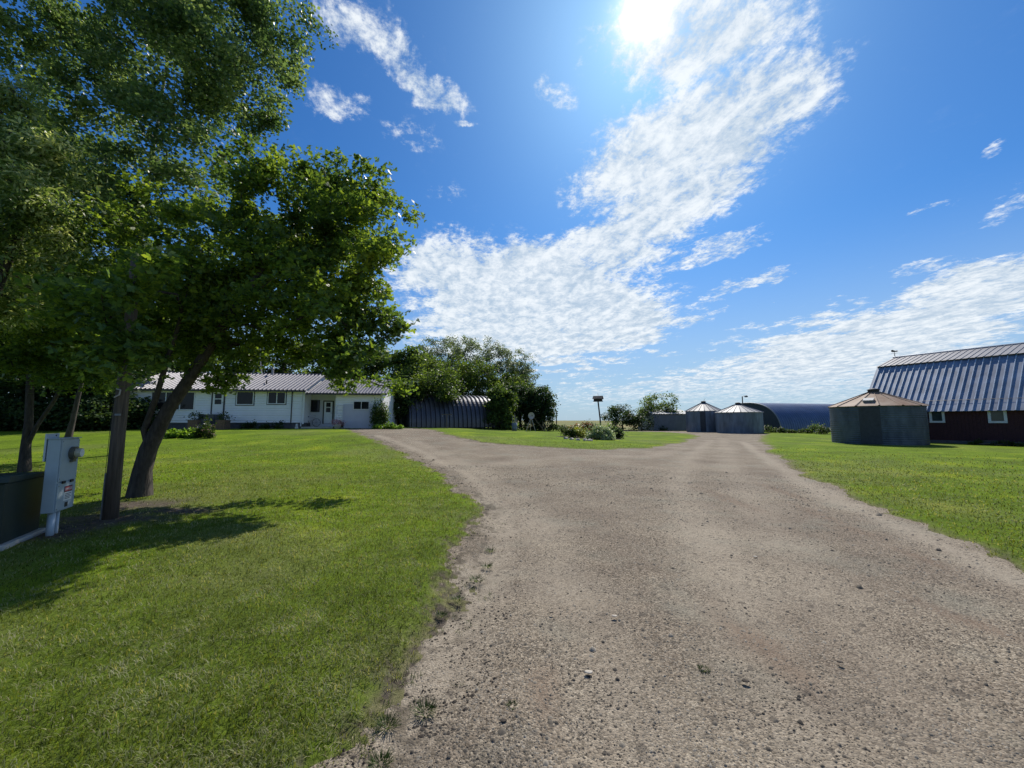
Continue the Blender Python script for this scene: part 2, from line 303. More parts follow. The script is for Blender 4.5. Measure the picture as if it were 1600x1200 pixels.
# ------------------------------------------------------------------ terrain
def S(t): t = np.clip(t, 0, 1); return t * t * (3 - 2 * t)
def H(x, y):
    x = np.asarray(x, float); y = np.asarray(y, float)
    return 0.9 * S((y - 11) / 22) * S((14 - x) / 26) * (1 - 0.75 * S((y - 75) / 60))
def gnd(px, py):
    r = ray(px, py); lo, hi = 0.5, 400.0
    if r[2] >= 0: return Vector((r[0] * 300, 300, 0))
    for _ in range(60):
        m = (lo + hi) / 2; z = EYE + r[2] * m
        if z > float(H(r[0] * m, r[1] * m)): lo = m
        else: hi = m
    return Vector((r[0] * lo, r[1] * lo, float(H(r[0] * lo, r[1] * lo))))
def G(x, y): return float(H(x, y))
rng = np.random.default_rng(7)
_K = rng.normal(size=(5, 9, 2)); _P = rng.uniform(0, 6.28, (5, 9))
def noise(x, y, sc, k=0):
    out = 0
    for i in range(9):
        v = _K[k, i] / np.linalg.norm(_K[k, i]) * (0.5 + 0.22 * i) / sc * 3.2
        out = out + np.sin(v[0] * x + v[1] * y + _P[k, i] + 1.3 * np.sin(v[1] * x * 0.7 - v[0] * y * 0.7 + _P[k, (i + 3) % 9]))
    return out / 9 * 1.8
def P2(px, py): g = gnd(px, py); return (g.x, g.y)
road = [(-1.15, -40), (-1.0, -2), P2(548, 1195), P2(598, 1120), P2(634, 1050), P2(668, 985), P2(700, 930), P2(722, 880), P2(742, 835), P2(750, 800), P2(738, 772), P2(705, 748), P2(668, 725), P2(640, 710), P2(600, 691), P2(565, 677), P2(543, 671.2)]
hb = P2(543, 671.2)
road += [(hb[0], hb[1] + 4), (hb[0] + 2.6, hb[1] + 3.6), P2(640, 668.8), P2(668, 670.6), P2(690, 677), P2(712, 684), P2(750, 690), P2(800, 695), P2(870, 699.5), P2(940, 702), P2(1010, 700), P2(1055, 694), P2(1082, 687), P2(1092, 681.5),
         P2(1080, 677.5), P2(1040, 675.2), P2(960, 673.5), P2(960, 672.3), P2(1040, 672.9), P2(1100, 674.5), P2(1195, 678), P2(1183, 684), P2(1187, 694), P2(1205, 709), P2(1235, 731), P2(1300, 765), P2(1395, 803), P2(1500, 848), P2(1600, 893), (7.2, 2), (7.5, -2), (8, -40)]
road = np.array(road)
def sdf(x, y):                             # > 0 outside the drive
    x = np.asarray(x, float); y = np.asarray(y, float); d = np.full(x.shape, 1e9); ins = np.zeros(x.shape, bool)
    for i in range(len(road)):
        a = road[i]; b = road[(i + 1) % len(road)]; e = b - a
        t = np.clip(((x - a[0]) * e[0] + (y - a[1]) * e[1]) / (e @ e), 0, 1)
        d = np.minimum(d, (x - a[0] - t * e[0]) ** 2 + (y - a[1] - t * e[1]) ** 2)
        c = ((a[1] > y) != (b[1] > y)) & (x < (b[0] - a[0]) * (y - a[1]) / (b[1] - a[1] + 1e-12) + a[0]); ins ^= c
    d = np.sqrt(d); return np.where(ins, -d, d)
def edge_noise(x, y):
    r = np.hypot(x, y); k_ = np.clip(r / 7, 0.3, 1); k_ = k_ * np.where(x > 2, 0.5, 1.0); return 0.07 * noise(x, y, 0.10, 0) * (0.5 + 0.5 * k_) + k_ * 0.13 * noise(x, y, 0.35, 1) + k_ * 0.17 * noise(x, y, 1.2, 2) + np.clip(r / 60, 0, 0.4) * noise(x, y, 3.0, 3)
# polar sheet around the viewpoint: dense near, coarse far
ang = np.concatenate([np.linspace(-62, 62, 560), np.linspace(62, 298, 60)[1:-1]]) * math.pi / 180
rr = np.concatenate([[0.25], np.geomspace(0.9, 130, 330)])
def polar(rr, ang):
    A, R = np.meshgrid(ang, rr); X = R * np.sin(A); Y = R * np.cos(A); n, m = X.shape
    i = np.arange(n - 1)[:, None] * m; j = np.arange(m)[None]; j2 = (j + 1) % m
    F = np.stack([i + j, i + j2, i + m + j2, i + m + j], -1).reshape(-1, 4)
    return X.ravel(), Y.ravel(), F[:, ::-1]
gx, gy, gF = polar(rr, ang)
sd_ = sdf(gx, gy); en = edge_noise(gx, gy)
def attr(o, name, vals, keep):
    a = o.data.attributes.new(name, 'FLOAT', 'POINT'); a.data.foreach_set('value', np.asarray(vals[keep], np.float32))
def sheet(name, x, y, z, F, mask, m, attrs=None):
    fm = mask[F].all(1) if mask is not None else np.ones(len(F), bool); F = F[fm]; keep = np.unique(F); rem = np.full(len(x), -1); rem[keep] = np.arange(len(keep))
    o = mesh_np(name, np.stack([x, y, z], 1)[keep], rem[F], m, smooth=True); tag(o, kind='structure')
    for k, v in (attrs or {}).items(): attr(o, k, v, keep)
    return o
# --- ground to the horizon
def ground_mat():
    m = bpy.data.materials.new('prairie_field'); m.use_nodes = True; t = m.node_tree; b = t.nodes['Principled BSDF']; b.inputs['Roughness'].default_value = 1; b.inputs['Specular IOR Level'].default_value = 0.1
    g = t.nodes.new('ShaderNodeNewGeometry'); mp_ = t.nodes.new('ShaderNodeMapping'); mp_.inputs['Scale'].default_value = (0.0025, 0.012, 0); t.links.new(g.outputs['Position'], mp_.inputs[0])
    n = t.nodes.new('ShaderNodeTexNoise'); n.inputs['Scale'].default_value = 1; n.inputs['Detail'].default_value = 5; t.links.new(mp_.outputs[0], n.inputs['Vector'])
    r = t.nodes.new('ShaderNodeValToRGB'); t.links.new(n.outputs[0], r.inputs[0]); e = r.color_ramp.elements
    e[0].position = 0.38; e[0].color = (0.10, 0.13, 0.04, 1); e[1].position = 0.62; e[1].color = (0.30, 0.24, 0.11, 1); e.new(0.5).color = (0.17, 0.18, 0.07, 1)
    n2 = t.nodes.new('ShaderNodeTexNoise'); n2.inputs['Scale'].default_value = 3; n2.inputs['Detail'].default_value = 8; t.links.new(g.outputs['Position'], n2.inputs['Vector'])
    mx = t.nodes.new('ShaderNodeMix'); mx.data_type = 'RGBA'; mx.blend_type = 'MULTIPLY'; mx.inputs[0].default_value = 0.6; t.links.new(r.outputs[0], mx.inputs[6]); t.links.new(n2.outputs[0], mx.inputs[7])
    s = t.nodes.new('ShaderNodeVectorMath'); s.operation = 'SCALE'; s.inputs['Scale'].default_value = 1.3; t.links.new(mx.outputs[2], s.inputs[0]); t.links.new(s.outputs[0], b.inputs['Base Color'])
    return m
fx, fy, fF = polar(np.concatenate([[0.3], np.geomspace(2, 9000, 150)]), np.linspace(-180, 180, 181)[:-1] * math.pi / 180)
sheet('ground', fx, fy, H(fx, fy) - 0.14 - 0.1 * S((np.hypot(fx, fy) - 3) / 40), fF, None, ground_mat())
# --- driveway
def poly_d(x, y, pts):
    d = np.full(x.shape, 1e9)
    for a, b in zip(pts[:-1], pts[1:]):
        a = np.array(a); b = np.array(b); e = b - a; t = np.clip(((x - a[0]) * e[0] + (y - a[1]) * e[1]) / (e @ e), 0, 1)
        d = np.minimum(d, np.hypot(x - a[0] - t * e[0], y - a[1] - t * e[1]))
    return d
LANES = [([(590, 1200), (640, 1080), (700, 980), (770, 870), (790, 800), (740, 745), (660, 705), (590, 680)], 0.22, 0.9),
         ([(1000, 1200), (950, 1020), (880, 880), (820, 790), (740, 730), (650, 690)], 0.30, 0.55),
         ([(1290, 1200), (1180, 960), (1100, 830), (1060, 760), (1075, 715), (1110, 688)], 0.30, 0.65),
         ([(1600, 905), (1480, 852), (1370, 806), (1270, 762), (1200, 718), (1160, 690)], 0.20, 1.0),
         ([(1490, 1200), (1330, 990), (1210, 830), (1150, 745), (1135, 700), (1130, 685)], 0.32, 0.45),
         ([(760, 725), (900, 712), (1020, 712), (1075, 700)], 0.35, 0.5)]
def pale_fn(x, y):
    p = np.zeros(x.shape)
    for pts, w, s in LANES:
        q = [P2(*c) for c in pts]; d = poly_d(x, y, q) + 0.12 * noise(x, y, 0.8, 1); p = np.maximum(p, s * (1 - S(d / (w * 2.2))))
    return np.clip(p + 0.28 * noise(x, y, 2.2, 2) * (p > 0.02), 0, 1)
REDS = [(1310, 815, 1.5, .16, 78), (1545, 980, .7, .10, 98), (1215, 765, 1.6, .16, 80), (1420, 865, .5, .10, 85), (1130, 775, 1.6, .22, 88), (1180, 1000, .7, .16, 92), (850, 1090, .3, .12, 90)]
def red_fn(x, y):
    p = np.zeros(x.shape)
    for (px, py, a, b, an) in REDS:
        c = P2(px, py); t = rad(an) ; dx, dy = x - c[0], y - c[1]; u = dx * math.cos(t) + dy * math.sin(t); v = -dx * math.sin(t) + dy * math.cos(t)
        p = np.maximum(p, 1 - S(np.hypot(u / a, v / b) * 0.7 + 0.25 * noise(x, y, 0.5, 3)))
    return p
def gravel_mat():
    m = bpy.data.materials.new('gravel_and_dirt'); m.use_nodes = True; t = m.node_tree; b = t.nodes['Principled BSDF']; b.inputs['Roughness'].default_value = 0.95; b.inputs['Specular IOR Level'].default_value = 0.15
    g = t.nodes.new('ShaderNodeNewGeometry')
    def nz_(sc, det, ro=0.6):
        n = t.nodes.new('ShaderNodeTexNoise'); n.inputs['Scale'].default_value = sc; n.inputs['Detail'].default_value = det; n.inputs['Roughness'].default_value = ro; t.links.new(g.outputs['Position'], n.inputs['Vector']); return n.outputs[0]
    def ramp(v, *st):
        r = t.nodes.new('ShaderNodeValToRGB'); t.links.new(v, r.inputs[0]); e = r.color_ramp.elements; e[0].position, c = st[0]; e[0].color = (*c, 1); e[1].position, c = st[-1]; e[1].color = (*c, 1)
        for p, c in st[1:-1]: e.new(p).color = (*c, 1)
        return r.outputs[0]
    def mx(f, a, c, bl='MIX'):
        n = t.nodes.new('ShaderNodeMix'); n.data_type = 'RGBA'; n.blend_type = bl
        if isinstance(f, float): n.inputs[0].default_value = f
        else: t.links.new(f, n.inputs[0])
        for i, v in ((6, a), (7, c)):
            if isinstance(v, tuple): n.inputs[i].default_value = (*v, 1)
            else: t.links.new(v, n.inputs[i])
        return n.outputs[2]
    def A(n):
        a = t.nodes.new('ShaderNodeAttribute'); a.attribute_name = n; return a.outputs['Fac']
    vor = t.nodes.new('ShaderNodeTexVoronoi'); vor.inputs['Scale'].default_value = 90; t.links.new(g.outputs['Position'], vor.inputs['Vector'])
    sepc = t.nodes.new('ShaderNodeSeparateColor'); t.links.new(vor.outputs['Color'], sepc.inputs[0])
    vor2 = t.nodes.new('ShaderNodeTexVoronoi'); vor2.inputs['Scale'].default_value = 23; t.links.new(g.outputs['Position'], vor2.inputs['Vector'])
    sep2 = t.nodes.new('ShaderNodeSeparateColor'); t.links.new(vor2.outputs['Color'], sep2.inputs[0])
    stones = ramp(sepc.outputs[0], (0.0, (0.050, 0.042, 0.031)), (0.30, (0.158, 0.131, 0.101)), (0.75, (0.245, 0.207, 0.160)), (0.97, (0.35, 0.305, 0.24)))
    big = ramp(nz_(0.55, 5), (0.35, (0.80, 0.76, 0.74)), (0.65, (1.15, 1.14, 1.10)))
    col = mx(1.0, stones, big, 'MULTIPLY')
    dirt = ramp(nz_(9, 8, 0.7), (0.3, (0.27, 0.230, 0.178)), (0.7, (0.36, 0.312, 0.242)))
    # grey-green crushed rock streaks
    col = mx(ramp(nz_(0.9, 4), (0.52, (0, 0, 0)), (0.68, (0.4, 0.4, 0.4))), col, (0.20, 0.20, 0.16))
    fine = ramp(nz_(30, 4), (0.35, (0.25, 0.25, 0.25)), (0.65, (1, 1, 1)))
    pf = t.nodes.new('ShaderNodeMath'); pf.operation = 'MULTIPLY'; t.links.new(A('pale'), pf.inputs[0]); t.links.new(fine, pf.inputs[1])
    col = mx(pf.outputs[0], col, dirt)
    rf = t.nodes.new('ShaderNodeMath'); rf.operation = 'MULTIPLY'; t.links.new(A('red'), rf.inputs[0]); rf.inputs[1].default_value = 0.55
    col = mx(rf.outputs[0], col, (0.165, 0.115, 0.082))
    col = mx(A('damp'), col, (0.075, 0.062, 0.045))
    col = mx(ramp(sep2.outputs[1], (0.955, (0, 0, 0)), (0.99, (0.6, 0.6, 0.6))), col, (0.07, 0.06, 0.05))
    t.links.new(col, b.inputs['Base Color'])
    bp = t.nodes.new('ShaderNodeBump'); bp.inputs['Strength'].default_value = 0.55; bp.inputs['Distance'].default_value = 0.012
    ad = t.nodes.new('ShaderNodeMath'); ad.operation = 'ADD'; t.links.new(vor.outputs['Distance'], ad.inputs[0]); t.links.new(nz_(20, 8, 0.75), ad.inputs[1])
    inv = t.nodes.new('ShaderNodeMath'); inv.operation = 'MULTIPLY'; inv.inputs[1].default_value = -1; t.links.new(vor.outputs['Distance'], inv.inputs[0])
    t.links.new(inv.outputs[0], ad.inputs[0]); t.links.new(ad.outputs[0], bp.inputs['Height']); t.links.new(bp.outputs[0], b.inputs['Normal'])
    return m
near_f = np.clip(1 - np.hypot(gx, gy) / 22, 0, 1)
dz = H(gx, gy) - 0.012 + near_f * (0.012 * noise(gx, gy, 0.5, 0) + 0.02 * noise(gx, gy, 2.5, 4)) - 0.025 * pale_fn(gx, gy) * near_f
sdn = sd_ + en
damp = (1 - S((-sdn) / 0.55)) * np.clip(0.1 + 1.3 * noise(gx, gy, 0.13, 2) + 0.8 * noise(gx, gy, .5, 3), 0, 0.85) * (gx < 4)
sheet('driveway', gx, gy, dz, gF, (sd_ < 1.6), gravel_mat(), {'pale': pale_fn(gx, gy), 'red': red_fn(gx, gy), 'damp': damp})
# --- lawn
def bare_fn(x, y):
    p = np.zeros(x.shape)
    for (px, py, a, b) in ((215, 790, 1.1, .7), (165, 815, 1.2, .7), (90, 830, 1.0, .8), (40, 745, .9, .5), (290, 800, .9, .35)):
        c = P2(px, py); p = np.maximum(p, 1 - S(np.hypot((x - c[0]) / a, (y - c[1]) / b) - 0.2 + 0.3 * noise(x, y, 0.6, 2)))
    return p
def lawn_mat():
    m = bpy.data.materials.new('mown_grass_lawn'); m.use_nodes = True; t = m.node_tree; b = t.nodes['Principled BSDF']; b.inputs['Roughness'].default_value = 0.95; b.inputs['Specular IOR Level'].default_value = 0.06
    g = t.nodes.new('ShaderNodeNewGeometry')
    def nz_(sc, det, ro=0.6):
        n = t.nodes.new('ShaderNodeTexNoise'); n.inputs['Scale'].default_value = sc; n.inputs['Detail'].default_value = det; n.inputs['Roughness'].default_value = ro; t.links.new(g.outputs['Position'], n.inputs['Vector']); return n.outputs[0]
    def ramp(v, *st):
        r = t.nodes.new('ShaderNodeValToRGB'); t.links.new(v, r.inputs[0]); e = r.color_ramp.elements; e[0].position, c = st[0]; e[0].color = (*c, 1); e[1].position, c = st[-1]; e[1].color = (*c, 1)
        for p, c in st[1:-1]: e.new(p).color = (*c, 1)
        return r.outputs[0]
    def mx(f, a, c, bl='MIX'):
        n = t.nodes.new('ShaderNodeMix'); n.data_type = 'RGBA'; n.blend_type = bl
        if isinstance(f, float): n.inputs[0].default_value = f
        else: t.links.new(f, n.inputs[0])
        for i, v in ((6, a), (7, c)):
            if isinstance(v, tuple): n.inputs[i].default_value = (*v, 1)
            else: t.links.new(v, n.inputs[i])
        return n.outputs[2]
    def A(n):
        a = t.nodes.new('ShaderNodeAttribute'); a.attribute_name = n; return a.outputs['Fac']
    col = ramp(nz_(0.45, 6, 0.6), (0.28, (0.085, 0.115, 0.014)), (0.42, (0.095, 0.145, 0.012)), (0.56, (0.128, 0.190, 0.012)), (0.70, (0.210, 0.250, 0.016)))
    col = mx(1.0, col, ramp(nz_(42, 6, 0.75), (0.28, (0.45, 0.5, 0.45)), (0.5, (0.95, 1, 0.9)), (0.72, (1.6, 1.5, 1.4))), 'MULTIPLY')
    col = mx(1.0, col, ramp(nz_(5, 5, 0.7), (0.3, (0.72, 0.74, 0.7)), (0.7, (1.22, 1.2, 1.25))), 'MULTIPLY')
    col = mx(A('dry'), col, ramp(nz_(25, 5), (0.3, (0.10, 0.095, 0.045)), (0.7, (0.24, 0.215, 0.12))))
    col = mx(A('bare'), col, ramp(nz_(14, 6), (0.3, (0.045, 0.036, 0.028)), (0.7, (0.15, 0.125, 0.10))))
    t.links.new(col, b.inputs['Base Color'])
    bp = t.nodes.new('ShaderNodeBump'); bp.inputs['Strength'].default_value = 0.8; bp.inputs['Distance'].default_value = 0.03
    t.links.new(nz_(45, 8, 0.8), bp.inputs['Height']); t.links.new(bp.outputs[0], b.inputs['Normal'])
    return m
def lawn_z(x, y, s):
    n_ = np.clip(1 - np.hypot(x, y) / 25, 0, 1)
    return H(x, y) - 0.045 + 0.065 * S((s + 0.12) / 0.45) + n_ * 0.02 * noise(x, y, 1.6, 3) * S(s / 1.0)
def dry_fn(x, y, s):
    r = np.hypot(x, y); e = 0.8 * (1 - S((s - 0.02) / np.clip(0.12 + r * 0.015, 0.15, 0.9)))
    return np.clip(e + 0.42 * np.clip(noise(x, y, 2.6, 1) + 0.15, 0, 1) * np.clip(1.1 - r / 30, 0.1, 1) + .25 * np.clip(noise(x, y, 7, 4), 0, 1), 0, 0.9)
inyard = (gx > -60) & (gx < 62) & (gy < 66) & (gy > -40)
dry = dry_fn(gx, gy, sdn); bare = np.maximum(bare_fn(gx, gy), (1 - S((sdn - .02) / 0.38)) * np.clip(.2 + 1.5 * noise(gx, gy, .12, 1) + noise(gx, gy, .45, 3), 0, 1) * np.where(gx < 3, 1, .6))
sheet('lawn', gx, gy, lawn_z(gx, gy, sdn), gF, (sdn > -0.25) & inyard, lawn_mat(), {'dry': dry, 'bare': bare})

# --- grass blades over the near lawn
def blades(name, n, r0, r1, hgt, wid, m, cond, seed, flat=0.6):
    r_ = np.random.default_rng(seed); u = r_.random(n); r = r0 * (r1 / r0) ** u; a = r_.uniform(-1.02, 1.02, n); x = r * np.sin(a); y = r * np.cos(a)
    s = sdf(x, y) + edge_noise(x, y); k = cond(x, y, s, r_); x, y, s, r = x[k], y[k], s[k], r[k]; n = len(x)
    h = hgt * r_.uniform(0.5, 1.35, n) * (1 + r * 0.012); w = wid * r_.uniform(0.7, 1.3, n) * np.maximum(1, r / 4.0)
    th = r_.uniform(0, 6.283, n); lean = r_.uniform(0.15, flat * 2, n); dx, dy = np.cos(th), np.sin(th); z0 = lawn_z(x, y, s) - 0.004
    b = np.stack([x, y, z0], 1); sdv = np.stack([-dy, dx, np.zeros(n)], 1) * (w / 2)[:, None]
    L_ = np.stack([dx * np.sin(lean), dy * np.sin(lean), np.cos(lean)], 1) * h[:, None]
    mid = b + L_ * 0.55 + np.array([0, 0, 1]) * (0.06 * h)[:, None]; tip = b + L_ + np.stack([dx, dy, -0.3 * np.ones(n)], 1) * (0.25 * h)[:, None]
    V = np.stack([b - sdv, b + sdv, mid + sdv * 0.8, mid - sdv * 0.8, tip + sdv * .12, tip - sdv * .12], 1).reshape(-1, 3)
    i = np.arange(n)[:, None] * 6; F = np.concatenate([i + np.array([0, 1, 2, 3]), i + np.array([3, 2, 4, 5])])
    return mesh_np(name, V, F, m)
def c_lawn(x, y, s, r_): return (s > 0.0) & (r_.random(len(x)) < np.clip(s / 0.45 + 0.12 + 0.35 * noise(x, y, 0.25, 3), 0.02, 1)) & (r_.random(len(x)) > bare_fn(x, y) * 0.9) & (r_.random(len(x)) > S((np.hypot(x, y) - 8) / 24)) & inb(x, y)
def inb(x, y): return (x > -14.5) | (y < 30)
g1 = blades('grass', 400000, 1.3, 32, 0.039, 0.0040, M['grass'], c_lawn, 3); tag(g1, 'short mown grass covering the lawns beside the gravel drive', 'grass', kind='stuff')
def c_dry(x, y, s, r_): return (s > 0.03) & (noise(x, y, 0.8, 4) + .6 * noise(x, y, .25, 1) + .25 > np.hypot(x, y) * .055) & (r_.random(len(x)) < .8)
g3 = blades('grass_clippings', 60000, 1.3, 12, 0.036, 0.0036, M['straw'], c_dry, 9, flat=0.78); tag(g3, 'dry straw coloured clippings lying in the near lawn', 'grass', kind='stuff')
def c_verge(x, y, s, r_): return (s < 0.02) & (s > -0.7) & (x < 2.2) & (noise(x, y, 0.22, 2) + 0.5 * noise(x, y, 0.9, 1) > 0.14 + 0.95 * (-s)) & (r_.random(len(x)) < .8)
g2 = blades('verge_weeds', 150000, 1.6, 22, 0.035, 0.0036, M['weed'], c_verge, 5); tag(g2, 'sparse low weeds creeping onto the gravel along the lawn edge', 'weeds', kind='stuff')

# --- loose stones
def pebbles(name, n, r0, r1, size, m, cond, seed):
    r_ = np.random.default_rng(seed); u = r_.random(n); r = r0 * (r1 / r0) ** u; a = r_.uniform(-1.0, 1.02, n); x = r * np.sin(a); y = r * np.cos(a)
    s = sdf(x, y) + edge_noise(x, y); k = cond(x, y, s, r_); x, y, s, r = x[k], y[k], s[k], r[k]; n = len(x)
    nf = np.clip(1 - np.hypot(x, y) / 22, 0, 1); pz = H(x, y) - 0.012 + nf * (0.012 * noise(x, y, 0.5, 0) + 0.02 * noise(x, y, 2.5, 4)) - 0.025 * pale_fn(x, y) * nf
    sz = size * np.exp(r_.normal(0, 0.42, n)) * np.maximum(1, r / 5)
    base = np.array([[1, 0, 0], [.3, .9, 0], [-.8, .6, 0], [-.9, -.5, 0], [.2, -1, 0], [.35, .3, .75], [-.4, .1, .8], [0, -.45, .7]])
    V = base[None] * (1 + r_.normal(0, 0.18, (n, 8, 3))); t = r_.uniform(0, 6.28, n); c, s2 = np.cos(t), np.sin(t)
    X = V[:, :, 0] * c[:, None] - V[:, :, 1] * s2[:, None]; Yv = V[:, :, 0] * s2[:, None] + V[:, :, 1] * c[:, None]
    fl = r_.uniform(0.5, 1.0, n)
    V = np.stack([X * sz[:, None] + x[:, None], Yv * sz[:, None] * 0.8 + y[:, None], (V[:, :, 2] * fl[:, None] - 0.12) * sz[:, None] + pz[:, None]], -1).reshape(-1, 3)
    T = np.array([[0, 1, 5, 5], [1, 2, 6, 5], [2, 3, 6, 6], [3, 4, 7, 6], [4, 0, 5, 7], [5, 6, 7, 7]])
    tri = np.array([[0, 1, 5], [1, 6, 5], [1, 2, 6], [2, 3, 6], [3, 7, 6], [3, 4, 7], [4, 0, 7], [0, 5, 7], [5, 6, 7]])
    F = (np.arange(n)[:, None, None] * 8 + tri[None]).reshape(-1, 3)
    return mesh_np(name, V, F, m)
def c_grav(x, y, s, r_): return (s < -0.02) & (r_.random(len(x)) > 0.8 * pale_fn(x, y))
tag(pebbles('coarse_gravel', 16000, 1.5, 12, 0.0078, M['pebble'], c_grav, 21), 'coarser stones mixed through the loose gravel of the drive', 'gravel', kind='stuff')
tag(pebbles('gravel', 170000, 1.5, 14, 0.0042, M['pebble'], c_grav, 11), 'loose gravel scattered over the drive', 'gravel', kind='stuff')
def c_clod(x, y, s, r_): return (s < 0.12) & (s > -0.6) & (x < 1.0) & (noise(x, y, 0.45, 4) + .3 * noise(x, y, .15, 2) > 0.02 - .5 * s)
tag(pebbles('soil_crumbs', 34000, 1.8, 18, 0.008, M['clod'], c_clod, 12), 'dark crumbs of soil strewn along the left lawn edge', 'soil', kind='stuff')

# ------------------------------------------------------------------ vegetation
def leaf_cloud(C, sz, r_, kind='single', droop=0.0, up=0.5):
    n = len(C); d = r_.normal(size=(n, 3)); d[:, 2] = d[:, 2] * 0.6 - droop; d /= np.linalg.norm(d, axis=1)[:, None]
    nn = r_.normal(size=(n, 3)); nn[:, 2] += up * np.sign(nn[:, 2] + 0.2); side = np.cross(d, nn); side /= np.linalg.norm(side, axis=1)[:, None] + 1e-9; nn = np.cross(side, d)
    L_ = sz * r_.uniform(0.65, 1.3, n)
    def leaf(base, dir_, side_, ln, asp):
        l = ln[:, None]; return [base, base + dir_ * l * .5 + side_ * l * asp + nn * l * .08, base + dir_ * l, base + dir_ * l * .5 - side_ * l * asp + nn * l * .08]
    parts = []
    if kind == 'single': parts.append(leaf(C, d, side, L_, 0.36))
    elif kind == 'narrow': parts.append(leaf(C, d, side, L_ * 1.3, 0.16))
    else:
        parts.append(leaf(C + d * L_[:, None] * .35, d, side, L_ * .75, 0.34))
        for sg in (-1, 1):
            dv = d * 0.62 + side * 0.78 * sg; sv = np.cross(nn, dv); sv /= np.linalg.norm(sv, axis=1)[:, None] + 1e-9
            parts.append(leaf(C + d * L_[:, None] * .2, dv, sv, L_ * .62, 0.34))
    V = np.concatenate([np.stack(p, 1) for p in parts]).reshape(-1, 3); F = np.arange(len(V)).reshape(-1, 4)
    return V, F
def grow(base, stems, lobes, nclump, r_, shell=0.5, spread=0.35):
    """skeleton: nodes/parents, reaching clump centres inside the crown lobes"""
    nodes = [Vector(p) for p in stems[0]]; par = [-1] + list(range(len(stems[0]) - 1))
    for st in stems[1:]:
        k0 = st[0]; prev = k0
        for p in st[1:]: nodes.append(Vector(p)); par.append(prev); prev = len(nodes) - 1
    w = np.array([l[1][0] * l[1][1] * l[1][2] if not isinstance(l[1], (int, float)) else l[1] ** 3 for l in lobes]); w = w ** 0.75; w /= w.sum()
    C = []
    for _ in range(nclump):
        l = lobes[r_.choice(len(lobes), p=w)]; v = r_.normal(size=3); v /= np.linalg.norm(v); rad_ = r_.random() ** shell
        R = l[1] if not isinstance(l[1], (int, float)) else (l[1],) * 3
        C.append(Vector((l[0][0] + v[0] * rad_ * R[0], l[0][1] + v[1] * rad_ * R[1], l[0][2] + v[2] * rad_ * R[2])))
    top = nodes[len(stems[0]) - 1]; C.sort(key=lambda c: (c - top).length)
    tips = []; arr = np.array([tuple(n) for n in nodes]); start = max(1, int(len(stems[0]) * 0.45))
    ok = [i >= start for i in range(len(nodes))]
    for c in C:
        d = np.linalg.norm(arr - np.array(c), axis=1); d = d + np.maximum(0, arr[:, 2] - c.z) * 0.7 + np.where(ok, 0, 1e6)
        j = int(np.argmin(d)); a = nodes[j]; n = max(1, int((c - a).length / max(0.35, (c - a).length / 4))); prev = j; L_ = (c - a).length
        for k in range(1, n + 1):
            t = k / n; p = a.lerp(c, t) + Vector(r_.normal(size=3)) * L_ * 0.06 * (1 if k < n else 0) + Vector((0, 0, L_ * 0.10 * math.sin(math.pi * t)))
            nodes.append(p); par.append(prev); ok.append(True); prev = len(nodes) - 1; arr = np.vstack([arr, tuple(p)])
        tips.append(prev)
    return nodes, par, tips
def skeleton_mesh(nodes, par, r_base, r_tip, expo=2.3, sides=7):
    n = len(nodes); ch = [[] for _ in range(n)]
    for i, p in enumerate(par):
        if p >= 0: ch[p].append(i)
    acc = [0.0] * n
    for i in range(n - 1, -1, -1):
        acc[i] = sum(acc[c] for c in ch[i]) or 1.0
    mx = acc[0]; zt = max(v.z for v in nodes) * 0.6; R = [max(r_tip, r_base * (a / mx) ** (1 / expo) * (1 - 0.62 * min(1, max(0, v.z / zt)))) for a, v in zip(acc, nodes)]
    mb = MB(); stack = [(0, None)]
    while stack:
        i, p = stack.pop(); pts = []; rs = []
        if p is not None: pts.append(nodes[p]); rs.append(min(R[p], R[i] * 1.15))
        else: pts += [nodes[0] - Vector((0, 0, 0.15)), nodes[0]]; rs += [R[0] * 1.5, R[0] * 1.28]; 
        while True:
            if i != 0: pts.append(nodes[i]); rs.append(R[i])
            if not ch[i]: break
            c = max(ch[i], key=lambda q: acc[q])
            for q in ch[i]:
                if q != c: stack.append((q, i))
            i = c
        if len(pts) > 1: mb.tube(pts, rs, sides if rs[0] > 0.03 else 4, caps=False)
    return mb, R
